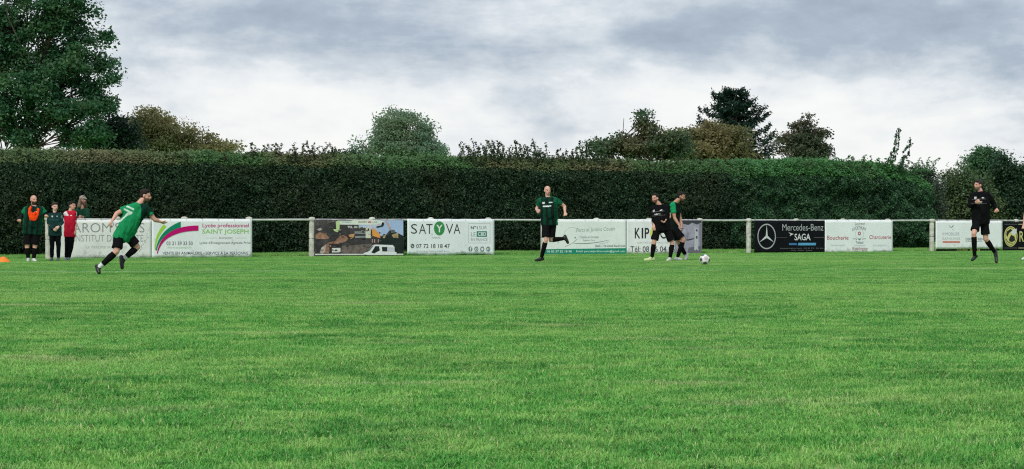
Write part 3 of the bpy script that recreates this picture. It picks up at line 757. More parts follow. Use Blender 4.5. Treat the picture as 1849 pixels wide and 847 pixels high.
    # 10 estate agent
    b = Banner('white estate agent banner with grey words and a salmon bar, behind the right hand runner', 1686, 1806.5, 399, 448.8, banner_mat('white_vinyl_agent', (0.84, 0.87, 0.87), 0.05), wav=0.003, ragged=0.004, seed=10)
    b.text('IMMOBILIER', 1698, 1729, 419.5, 425, (0.52, 0.55, 0.60)); b.text('BAPAUMES', 1698, 1730, 428.5, 433, (0.62, 0.64, 0.66))
    b.shape([(1698.5, 435.2), (1730, 435.2), (1730, 438.6), (1698.5, 438.6)], (0.66, 0.24, 0.21), 1); b.text('agence achat', 1705, 1722, 441.2, 443, (0.66, 0.45, 0.42))
    b.text('DERNIER BIEN', 1740, 1772, 429.5, 434, (0.14, 0.15, 0.16)); b.stroke([(1740, 436), (1770, 436)], 0.5, (0.3, 0.3, 0.3))
    b.stroke([(1710, 407), (1712.5, 410), (1711, 411.5)], 1.0, (0.35, 0.37, 0.4)); b.stroke([(1714, 411), (1718, 407)], 1.2, (0.2, 0.22, 0.24)); b.stroke([(1716, 413), (1719, 416)], .8, (0.5, 0.52, 0.55))
    b2 = Banner('low black and yellow strip showing under the estate agent banner', 1687, 1800, 449.4, 454.3, mat('black_vinyl', (0.012, 0.014, 0.017)), ragged=0.003, seed=11)
    b2.text('www.rbtp.fr', 1724, 1744, 450.2, 452.8, (0.58, 0.54, 0.14), bold=0.01); b2.text('06 21 50', 1748, 1766, 450.2, 452.8, (0.58, 0.54, 0.14), bold=0.01)
    # 11 black and yellow
    b = Banner('black and yellow banner with a yellow oval emblem at the right edge', 1807, 1868, 401, 454.5, mat('black_vinyl', (0.012, 0.014, 0.017)), ragged=0.004, seed=12)
    YL = (0.62, 0.60, 0.20)
    b.ell(1821.2, 427, 12.0, 18.3, YL, 1, 40, name='logo'); b.ell(1821.2, 427, 10.7, 16.6, (0.10, 0.10, 0.05), 2, 40, inner=0.93, name='logo')
    b.shape([(1814, 418), (1821, 413), (1824, 416), (1818, 421), (1815, 428), (1813, 424)], (0.02, 0.02, 0.02), 3, 'logo'); b.shape([(1818, 432), (1822, 424), (1828, 427), (1829, 434), (1824, 437), (1819, 436)], (0.02, 0.02, 0.02), 3, 'logo')
    b.shape([(1821, 420), (1826, 414), (1832, 413), (1831, 422), (1826, 425)], (0.66, 0.68, 0.66), 3, 'logo'); b.stroke(bez((1813, 431), (1816, 440), (1825, 439)), 1.2, (0.02, 0.02, 0.02), 3, 'logo')
    b.text('R', 1837, 1845, 417.5, 436.5, YL, 1, 0.008); b.text('BTP', 1848, 1864, 417.5, 436.5, YL, 1, 0.008)
    for y0 in (404.3, 447): b.stroke([(1810, y0 + .8), (1833, y0 + .8)], 1.0, (0.10, 0.10, 0.10)); b.stroke([(1835, y0 + .8), (1866, y0 + .8)], 1.5, (0.40, 0.39, 0.22))
    flush_texts()
build_banners()
# ------------------------------------------------------------------ hedge
M_BARK = mat('grey_brown_bark', (0.075, 0.06, 0.045), 0.85, 0.15, 0.3, 6.0, 0.5)
M_CORE_SHADE = mat('hedge_core_shade', (0.012, 0.012, 0.009), 0.95, 0.0, 0.3, 8.0)  # near black, paints the shade inside the hedge
HEDGE_OFF = 4.1
def hedge_body(name, label, px0, px1, off, front_h, top_h, thick, n_front, n_top, mfront, mtop, uneven, leaf, seed, group=None, lump=0.2, taper=0.0):
    rng = np.random.default_rng(seed)
    t0, t1 = t_for_px(px0, off), t_for_px(px1, off)
    A, B = back_line(t0, off), back_line(t1, off)
    L = np.linalg.norm(B - A)
    th = thing(name, label, 'hedge', (A + B) / 2, group)
    def bump(s_, z): return np.array([mnoise.noise((a * 0.55, b * 0.9, seed)) * lump + mnoise.noise((a * 2.1, b * 2.3, seed + 5.0)) * lump * 0.55 + mnoise.noise((a * 5.5, b * 5.5, seed + 9.0)) * 0.09 for a, b in zip(s_, z)])
    def topz(s_): return np.array([uneven * (mnoise.noise((a * 0.7, 0.3, seed)) + 0.6 * mnoise.noise((a * 2.3, 1.3, seed))) - taper * max(0, (a - L + 2.2) / 2.2) ** 1.5 for a in s_])
    # inset solid core, coloured near black as the shade between the leaves
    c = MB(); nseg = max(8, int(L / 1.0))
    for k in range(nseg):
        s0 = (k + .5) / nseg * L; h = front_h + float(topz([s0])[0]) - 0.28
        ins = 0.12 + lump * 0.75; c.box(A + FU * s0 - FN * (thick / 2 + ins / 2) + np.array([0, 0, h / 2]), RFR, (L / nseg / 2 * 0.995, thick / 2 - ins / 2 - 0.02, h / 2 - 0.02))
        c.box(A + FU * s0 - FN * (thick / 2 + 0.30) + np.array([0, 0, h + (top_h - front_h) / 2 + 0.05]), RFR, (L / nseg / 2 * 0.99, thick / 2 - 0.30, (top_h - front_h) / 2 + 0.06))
    q = c.build('shade_core', M_CORE_SHADE, th); q['kind'] = 'stuff'
    # front leaves
    s_ = rng.uniform(0, L, n_front); z = front_h * rng.uniform(0, 1, n_front) ** 0.95
    dz = topz(s_); z = z * (1 + dz / front_h)
    dep = bump(s_, z) + np.abs(rng.normal(0, 0.09, n_front)) - 0.05
    # rounded shoulder and slightly hollow foot
    k = np.clip((z - (front_h + dz - 0.25)) / 0.25, 0, 1); dep += 0.22 * k ** 2
    k = np.clip((0.35 - z) / 0.35, 0, 1); dep += 0.18 * k
    P = A + np.outer(s_, FU) - np.outer(dep, FN); P[:, 2] = z
    N = np.tile(FN + np.array([0, 0, 0.25]), (n_front, 1))
    v, f = leaves(P, leaf, N, 0.45, 0.6, rng)
    o = mk('clipped_face', v, f, mfront, th); o['kind'] = 'stuff'
    # sloping crown of new growth, its skylight put into a paler leaf colour
    s_ = rng.uniform(0, L, n_top); u = rng.uniform(0, 1, n_top) ** 0.8
    dz = topz(s_)
    zz = front_h - 0.06 + (top_h - front_h) * np.sin(np.minimum(u * 1.9, 1) * np.pi / 2) + dz + rng.normal(0, 0.05, n_top) + np.abs(rng.normal(0, 0.05, n_top)) * (rng.random(n_top) < 0.3)
    dd = 0.08 + u * (thick - 0.3) + bump(s_, zz)
    P = A + np.outer(s_, FU) - np.outer(dd, FN); P[:, 2] = zz
    N = np.tile(FN * 0.4 + np.array([0, 0, 0.9]), (n_top, 1))
    N /= np.linalg.norm(N, axis=1, keepdims=True)
    v, f = leaves(P, leaf * 1.05, N, 0.55, 0.6, rng)
    o = mk('leafy_crown', v, f, mtop, th); o['kind'] = 'stuff'
    # stems at the foot
    for k in range(int(L / 1.1)):
        s0 = (k + rng.uniform(.2, .8)) * 1.1
        m = MB(); b0 = A + FU * s0 - FN * rng.uniform(0.15, 0.5)
        m.tube([b0, b0 + np.array([rng.normal(0, .06), rng.normal(0, .04), 0.5]), b0 + np.array([rng.normal(0, .12), rng.normal(0, .06), 1.2])], [0.035, 0.028, 0.015], 5)
        m.build('stem', M_BARK, th)
    return th

def shoot_mesh(seed, h, leaf, m):
    rng = np.random.default_rng(seed)
    pts = [np.array([rng.normal(0, .02 * k) * h, rng.normal(0, .02 * k) * h, h * k / 5]) for k in range(6)]
    mb = MB(); mb.tube(pts, list(np.linspace(0.011, 0.004, 6)), 4)
    n = int(42 * h / 0.6); P = []
    for k in range(n):
        f = rng.uniform(0.05, 1.0) ; i = min(int(f * 5), 4); g = f * 5 - i
        P.append(pts[i] * (1 - g) + pts[i + 1] * g + rng.normal(0, 0.045, 3) * np.array([1, 1, .6]) * (1.25 - f * 0.7))
    v, q = leaves(np.array(P), leaf, None, 0, 0.6, rng)
    nb = mb.n; f = mb.faces()
    me = np_mesh('shoot', np.concatenate([mb.verts(), v]), [np.concatenate([f[0], q + nb]), f[1]])
    me.materials.append(M_BARK); me.materials.append(m)
    mi = np.zeros(len(me.polygons), np.int32); mi[len(f[0]):len(f[0]) + len(q)] = 1
    me.polygons.foreach_set('material_index', mi)
    return me
def shoots(parent, spec, off, topz, m, leaf=0.085, seed=1):
    """spec: list of (px0, px1, count, hmin, hmax)"""
    rng = random.Random(seed)
    var = [shoot_mesh(seed * 10 + k, 1.0, leaf, m) for k in range(5)]
    org = np.array(parent['_org'])
    for a, b, n, h0, h1 in spec:
        for k in range(n):
            px = a + (b - a) * (k + rng.uniform(0.1, 0.9)) / n; o_ = off + rng.uniform(0.25, 1.1)
            p = back_line(t_for_px(px, o_), o_); p[2] = topz - 0.22
            h = rng.uniform(h0, h1) * 1.0 + 0.2
            o = link('shoot', rng.choice(var), parent, tuple(p - org)); w = 0.7 + 0.25 * rng.random()
            o.scale = (w, w, h); o.rotation_euler = (rng.uniform(-.12, .12), rng.uniform(-.14, .18), rng.uniform(0, 6.28))

def build_hedges():
    mf = leaf_mat('hedge_leaf_dark', (0.008, 0.026, 0.012), (0.058, 0.110, 0.052), (0.040, 0.042, 0.018), 0.5, 0.45, 0.5, 0.12, 0.1, 2.4)  # the few paler leaves are painted glints on the dark face
    mt = leaf_mat('hedge_leaf_top', (0.045, 0.135, 0.040), (0.115, 0.235, 0.075), (0.19, 0.17, 0.085), 0.22, 0.95, 0.5, 0.3, 0.35)  # new growth, made paler still for light falling on the top
    ms = leaf_mat('hedge_shoot_leaf', (0.030, 0.065, 0.026), (0.06, 0.11, 0.04), (0.10, 0.07, 0.04), 0.5, 0.8, 0.5, 0.3, 0.25)
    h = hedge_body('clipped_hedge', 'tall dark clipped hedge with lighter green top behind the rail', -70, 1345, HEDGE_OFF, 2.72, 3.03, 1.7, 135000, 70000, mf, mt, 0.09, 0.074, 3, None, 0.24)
    shoots(h, [(438, 545, 18, 0.1, 0.42), (545, 612, 12, 0.2, 0.5), (832, 985, 62, 0.15, 0.68), (985, 1045, 14, 0.15, 0.42), (1040, 1100, 20, 0.25, 0.7), (610, 830, 12, 0.0, 0.12), (1100, 1330, 24, 0.05, 0.25), (0, 430, 22, 0.0, 0.12)], HEDGE_OFF, 3.03, ms, 0.10, 2)
    mg = leaf_mat('bush_leaf_green', (0.012, 0.046, 0.020), (0.07, 0.18, 0.07), (0.025, 0.042, 0.02), 0.6, 0.5, 0.45, 0.25, 0.2, 1.8)
    mg2 = leaf_mat('bush_leaf_bright', (0.040, 0.160, 0.045), (0.09, 0.27, 0.07), (0.05, 0.09, 0.03), 0.6, 0.6, 0.45, 0.4, 0.3)
    h2 = hedge_body('overgrown_hedge', 'looser bright green hedge with uneven top at the right, beyond the clipped hedge', 1318, 1690, HEDGE_OFF + 0.08, 2.62, 3.12, 1.9, 66000, 44000, mg, mg2, 0.17, 0.085, 8, None, 0.42, 0.5)
    shoots(h2, [(1520, 1690, 34, 0.05, 0.42), (1330, 1520, 34, 0.0, 0.25)], HEDGE_OFF, 3.02, mg2, 0.11, 5)
    # the two long shoots leaning right
    shoots(h2, [(1596, 1612, 3, 1.3, 1.5), (1618, 1630, 2, 0.95, 1.15)], HEDGE_OFF, 3.0, mg, 0.10, 9)
    for o in [c for c in h2.children if c.name.startswith('shoot')][-5:]:
        o.rotation_euler = (0.0, random.uniform(0.22, 0.30), 0)
build_hedges()

# ------------------------------------------------------------------ trees
def tree(name, label, d, lobes, trunk_px, n_clump, n_leaf, leaf, mleaf, seed, cat='tree', clump_r=0.42, trunk_r=0.16, stems=1, shell=0.55, depth=0.8, group=None, aspect=0.6, droop=0.3, stem_spread=1.0):
    rng = np.random.default_rng(seed)
    base = at(trunk_px, HY, d); base[2] = 0
    th = thing(name, label, cat, base, group)
    C = [at(x, y, d) + np.array([0, rng.uniform(-.4, .4) * depth, 0]) for x, y, rx, ry in lobes]
    Rr = [np.array([rx, rx * depth, ry]) * d / FPX for x, y, rx, ry in lobes]
    vol = np.array([r.prod() ** (2 / 3.0) for r in Rr]); vol /= vol.sum()
    top = max(c[2] + r[2] for c, r in zip(C, Rr))
    bark = MB()
    trunks = []
    for k in range(stems):
        b = base + (np.array([rng.uniform(-1, 1), rng.uniform(-.3, .3), 0]) * stem_spread if stems > 1 else 0)
        hgt = top * rng.uniform(0.72, 0.9)
        pts = [b + np.array([rng.normal(0, .06) * j * stem_spread, rng.normal(0, .05) * j, hgt * j / 6]) for j in range(7)]
        rr = trunk_r * (0.7 + 0.3 * rng.random())
        bark.tube(pts, [rr * (1 - 0.82 * j / 6) for j in range(7)], 7); trunks.append(pts)
    bark.build('trunk', M_BARK, th, smooth=True)
    br = MB(); P = []; NR = []
    limb_pts = []
    for c, r in zip(C, Rr):
        tp = trunks[rng.integers(len(trunks))]
        z0 = max(0.25 * top, c[2] - 0.9 * r[2] - 0.3); k = min(5, int(z0 / tp[-1][2] * 6)); s0 = tp[k]
        m_ = (s0 + c) / 2 + rng.normal(0, .1, 3) * np.linalg.norm(c - s0) * 0.6
        pts = [s0, m_, c]; br.tube(pts, [trunk_r * .38, trunk_r * .26, trunk_r * .12], 5)
        limb_pts.append([s0 * (1 - f) ** 2 + 2 * m_ * f * (1 - f) + c * f * f for f in np.linspace(0.3, 1, 5)])
    for k in range(n_clump):
        i = rng.choice(len(C), p=vol)
        u = unit(rng.normal(size=3)); rad = (shell + (1 - shell) * rng.random()) if rng.random() < 0.75 else rng.random() * shell
        cl = C[i] + u * Rr[i] * rad
        if cl[2] < 0.4: continue
        a = limb_pts[i][rng.integers(5)]
        br.tube([a, (a + cl) / 2 + rng.normal(0, .05, 3), cl], [0.022, 0.015, 0.006], 4)
        m = max(6, int(n_leaf * 1.9 * rng.uniform(.5, 1.4)))
        cr = clump_r * rng.uniform(.6, 1.25)
        P.append(cl + np.clip(rng.normal(size=(m, 3)), -1.7, 1.7) * np.array([cr, cr, cr * 0.62]) * 0.5)
        NR.append(np.tile(u * 0.5 + np.array([0, 0, .8]), (m, 1)))
    br.build('branches', M_BARK, th)['kind'] = 'stuff'
    P = np.concatenate(P); NR = np.concatenate(NR); NR /= np.linalg.norm(NR, axis=1, keepdims=True)
    v, f = leaves(P, leaf * 0.72, NR, 0.35, aspect, rng, droop)
    mk('crown', v, f, mleaf, th)['kind'] = 'stuff'
    return th

def conifer(name, label, d, px, ytop, ybot, wpx, mleaf, seed):
    rng = np.random.default_rng(seed)
    base = at(px, HY, d); base[2] = 0
    th = thing(name, label, 'tree', base)
    ztop = at(px, ytop, d)[2]; zb = max(1.0, at(px, ybot, d)[2])
    m = MB(); m.tube([base, base + np.array([0, 0, ztop * .5]), base + np.array([0.1, 0, ztop])], [0.24, .15, .02], 7); m.build('trunk', M_BARK, th, smooth=True)
    br = MB(); P = []; D = []
    W = wpx / 2 * d / FPX
    n = 120
    for k in range(n):
        f = (k + rng.random()) / n                      # 0 top .. 1 bottom
        z = ztop - (ztop - zb) * f
        a = rng.uniform(0, 2 * math.pi); l = W * (0.20 + 0.80 * f ** 0.75) * rng.uniform(0.62, 1.12)
        dr = np.array([math.cos(a), math.sin(a), 0.0])
        s0 = base + np.array([0, 0, z]); tilt = 0.55 - 0.25 * f      # tips sweep up
        pts = [s0 + dr * l * g + np.array([0, 0, l * (tilt * g * g - 0.12 * g)]) for g in (0, .35, .7, 1)]
        br.tube(pts, [0.035, .026, .016, .006], 4)
        mcount = int(150 * l / W) + 40
        g = rng.uniform(0.12, 1.02, mcount); pos = s0 + np.outer(g * l, dr); pos[:, 2] += l * (tilt * g * g - 0.12 * g)
        sd = np.array([-dr[1], dr[0], 0]); wd = 0.20 * (1.1 - g) + 0.05
        pos += np.outer(rng.normal(0, 1, mcount) * wd, sd); pos[:, 2] += rng.normal(0, 0.07, mcount) - 0.06 * g
        P.append(pos)
    br.build('branches', M_BARK, th)['kind'] = 'stuff'
    P = np.concatenate(P)
    v, f = leaves(P, 0.20, np.tile([0, 0, 1.0], (len(P), 1)), 0.3, 0.30, rng)
    mk('crown', v, f, mleaf, th)['kind'] = 'stuff'

def build_trees():
    m1 = leaf_mat('maple_leaf', (0.030, 0.115, 0.055), (0.075, 0.205, 0.09), (0.14, 0.26, 0.09), 1.1, 0.55, 0.5, 0.35, 0.5)
    L = [(40, 248, 60, 24), (125, 250, 45, 20), (-60, 130, 80, 130), (-20, 20, 60, 70), (0, 110, 50, 60), (20, 60, 75, 90), (100, 30, 85, 80), (60, 150, 80, 70), (130, 110, 75, 60), (20, 215, 70, 45), (110, 200, 75, 50), (160, 160, 55, 45),
         (170, 190, 45, 32), (60, -60, 110, 60), (185, 120, 22, 16), (190, 65, 20, 14), (175, 235, 50, 30), (140, -20, 50, 60), (180, 90, 26, 20)]
    tree('leafy_tree', 'tall broadleaved tree filling the upper left corner', 86, L, 70, 540, 76, 0.185, m1, 21, clump_r=0.50, trunk_r=0.10, stems=6, stem_spread=2.0, shell=0.4)
    mo = leaf_mat('olive_leaf', (0.23, 0.23, 0.10), (0.36, 0.32, 0.15), (0.17, 0.23, 0.10), 0.5, 0.7, 0.55, 0.25, 0.55)
    tree('olive_tree', 'olive brown tree sloping down to the right, beside the tall left tree', 92, [(275, 222, 40, 30), (245, 235, 35, 30), (305, 238, 35, 24), (340, 250, 34, 22), (290, 262, 60, 25), (375, 258, 26, 16), (405, 264, 22, 14), (350, 275, 55, 20), (415, 272, 14, 12)], 290, 170, 60, 0.16, mo, 22, clump_r=0.42, trunk_r=0.14, stems=2)
    md = leaf_mat('dark_leaf', (0.014, 0.048, 0.026), (0.026, 0.070, 0.034), (0.04, 0.06, 0.03), 0.6, 0.4)
    tree('dark_bush', 'dark green bush between the tall left tree and the olive tree', 89, [(205, 235, 38, 30), (190, 255, 45, 25), (235, 262, 30, 18)], 205, 95, 60, 0.17, md, 23, 'bush', clump_r=0.5, trunk_r=0.08)
    mr = leaf_mat('round_tree_leaf', (0.15, 0.26, 0.175), (0.24, 0.36, 0.235), (0.30, 0.37, 0.21), 0.45, 0.7, 0.55, 0.25, 0.55)  # distance haze is mixed into these pale leaf colours
    tree('round_tree', 'rounded pale green tree standing alone against the sky, far behind the hedge', 140, [(722, 222, 42, 28), (700, 232, 32, 24), (752, 238, 34, 24), (770, 262, 28, 24), (715, 258, 60, 26), (655, 262, 20, 16), (675, 272, 26, 16), (790, 275, 26, 18), (745, 275, 65, 22), (648, 274, 14, 10)], 724, 165, 70, 0.21, mr, 24, clump_r=0.60, trunk_r=0.3, stems=1)
    tree('distant_bush', 'small dark bush top showing left of the rounded pale tree', 120, [(615, 284, 26, 8), (640, 286, 16, 7)], 618, 34, 50, 0.18, md, 30, 'bush', clump_r=0.5, trunk_r=0.06)
    ms = leaf_mat('shrub_leaf', (0.045, 0.11, 0.055), (0.09, 0.17, 0.075), (0.17, 0.15, 0.07), 0.5, 0.85, transl=0.4)
    tree('tall_shrub', 'dark shrub with two thin shoots rising above the hedge, left of the russet tree', 86, [(1165, 240, 26, 24), (1158, 218, 8, 16), (1182, 228, 12, 12), (1170, 212, 6, 14), (1150, 262, 50, 22), (1120, 270, 30, 16), (1195, 258, 35, 22), (1155, 196, 4, 12), (1172, 196, 4, 12), (1085, 268, 40, 15), (1118, 256, 28, 18), (1210, 268, 45, 18), (1215, 250, 22, 14)], 1165, 230, 40, 0.14, ms, 25, 'shrub', clump_r=0.34, trunk_r=0.07, stems=3, stem_spread=0.7)
    mru = leaf_mat('russet_leaf', (0.18, 0.18, 0.075), (0.29, 0.245, 0.115), (0.11, 0.16, 0.07), 0.55, 0.85, 0.55, 0.25, 0.45)
    tree('russet_tree', 'brownish orange bushy tree in front of the dark conifer', 90, [(1280, 250, 40, 30), (1250, 262, 45, 26), (1315, 250, 32, 28), (1335, 268, 22, 20), (1225, 272, 50, 18), (1275, 278, 80, 18), (1215, 250, 25, 16)], 1275, 210, 60, 0.16, mru, 26, clump_r=0.48, trunk_r=0.13, stems=2)
    mc = leaf_mat('conifer_needles', (0.008, 0.030, 0.020), (0.014, 0.045, 0.027), (0.012, 0.040, 0.024), 0.5, 0.5, 0.6, 0.2, 0.05)
    conifer('conifer_tree', 'dark green conifer with ragged upswept branches, tallest above the hedge', 104, 1326, 165, 300, 205, mc, 27)
    mb = leaf_mat('autumn_leaf', (0.05, 0.08, 0.045), (0.09, 0.12, 0.06), (0.20, 0.12, 0.08), 0.5, 0.8, transl=0.4)
    tree('slender_tree', 'airy tree with reddish top, right of the dark conifer', 96, [(1455, 222, 24, 18), (1448, 245, 34, 22), (1470, 250, 28, 20), (1485, 268, 22, 18), (1430, 265, 28, 20), (1460, 278, 45, 16), (1420, 250, 12, 8), (1478, 240, 14, 8)], 1455, 110, 44, 0.16, mb, 28, clump_r=0.36, trunk_r=0.09, stems=2, stem_spread=.4)
    mg = leaf_mat('grey_green_leaf', (0.045, 0.080, 0.050), (0.09, 0.125, 0.085), (0.04, 0.07, 0.035), 0.6, 0.5)
    tree('grey_green_bush', 'greyish green bush at the right end of the loose hedge', 86, [(1665, 330, 26, 24), (1675, 360, 30, 40), (1650, 350, 25, 35), (1668, 405, 34, 40)], 1668, 190, 60, 0.13, mg, 31, 'bush', clump_r=0.42, trunk_r=0.06)
    mob = leaf_mat('olive_bush_leaf', (0.06, 0.10, 0.04), (0.12, 0.165, 0.065), (0.05, 0.13, 0.055), 0.6, 0.7)
    tree('olive_bush', 'olive brown rounded bush behind the right hand runner', 90, [(1725, 330, 26, 26), (1745, 345, 40, 35), (1718, 375, 32, 40), (1760, 390, 50, 50), (1720, 415, 35, 35)], 1735, 330, 60, 0.14, mob, 32, 'bush', clump_r=0.45, trunk_r=0.08)
    mgb = leaf_mat('green_bush_leaf', (0.04, 0.125, 0.05), (0.09, 0.20, 0.08), (0.03, 0.07, 0.035), 0.7, 0.7)
    tree('green_bush', 'bright green bushy tree above the right hand runner', 93, [(1765, 300, 24, 28), (1780, 285, 22, 16), (1778, 272, 8, 7), (1790, 330, 40, 40), (1770, 350, 40, 40)], 1775, 230, 62, 0.16, mgb, 33, cat='tree', clump_r=0.40, trunk_r=0.1, stems=2)
    tree('edge_bush', 'dark green bush reaching the right picture edge', 91, [(1803, 300, 11, 26), (1825, 320, 30, 26), (1850, 325, 40, 30), (1820, 365, 50, 45), (1870, 370, 60, 60), (1830, 410, 60, 40)], 1830, 420, 62, 0.15, leaf_mat('edge_bush_leaf', (0.018, 0.055, 0.028), (0.045, 0.10, 0.045), (0.03, 0.085, 0.035), 0.7, 0.6), 34, 'bush', clump_r=0.45, trunk_r=0.08)
build_trees()
# ------------------------------------------------------------------ people (one continuous body each, clothing as children)
QUEUE = []
def queue(name, mb, voxel, parent, material, colour, smooth_it=4, fold=0.0, clamp=None):
    QUEUE.append((name, mb, voxel, parent, material, colour, smooth_it, fold, clamp))
def flush_queue():
    tmp = []
    for name, mb, voxel, parent, material, colour, it, fold, clamp in QUEUE:
        me = np_mesh('tmp', mb.verts(), mb.faces()); o = link('tmp', me)
        m = o.modifiers.new('r', 'REMESH'); m.mode = 'VOXEL'; m.voxel_size = voxel
        if it: k = o.modifiers.new('s', 'SMOOTH'); k.factor = 0.5; k.iterations = it
        tmp.append(o)
    dg = bpy.context.evaluated_depsgraph_get()
    for o, (name, mb, voxel, parent, material, colour, it, fold, clamp) in zip(tmp, QUEUE):
        me = bpy.data.meshes.new_from_object(o.evaluated_get(dg)); me.name = name
        n = len(me.vertices); v = np.empty(n * 3); me.vertices.foreach_get('co', v); v = v.reshape(-1, 3)
        if fold:
            nr = np.empty(n * 3); me.vertices.foreach_get('normal', nr); nr = nr.reshape(-1, 3)
            dv = np.array([mnoise.noise((p[0] * 16, p[1] * 16, p[2] * 9)) + 0.6 * mnoise.noise((p[0] * 34 + 5, p[1] * 34, p[2] * 15)) for p in v])
            v2 = v + nr * (dv * fold)[:, None]
        else: v2 = v
        if clamp is not None:
            h_ = np.maximum((v2 - clamp[0]) @ clamp[1], 0); v2 = v2 - np.outer(h_ * 0.92, clamp[1])
        c = np.ones((n, 4), np.float32); c[:, :3] = colour(v) if callable(colour) else np.array(colour)
        a = me.color_attributes.new('tint', 'FLOAT_COLOR', 'POINT'); a.data.foreach_set('color', c.ravel())
        me.vertices.foreach_set('co', (v2 - np.array(parent['_org'])).astype(np.float32).ravel())
        me.materials.clear(); me.materials.append(material)
        q = link(name, me, parent, smooth=True); q['_org'] = list(parent['_org'])
        me.update()
    for o in tmp:
        m = o.data; bpy.data.objects.remove(o); bpy.data.meshes.remove(m)

def fwd(yaw): a = math.radians(yaw); return np.array([math.sin(a), -math.cos(a), 0.0])   # 0 = towards the camera, 90 = image right
SKIN = (0.62, 0.33, 0.25); SKIN_PALE = (0.70, 0.42, 0.33); SKIN_TAN = (0.48, 0.25, 0.17)

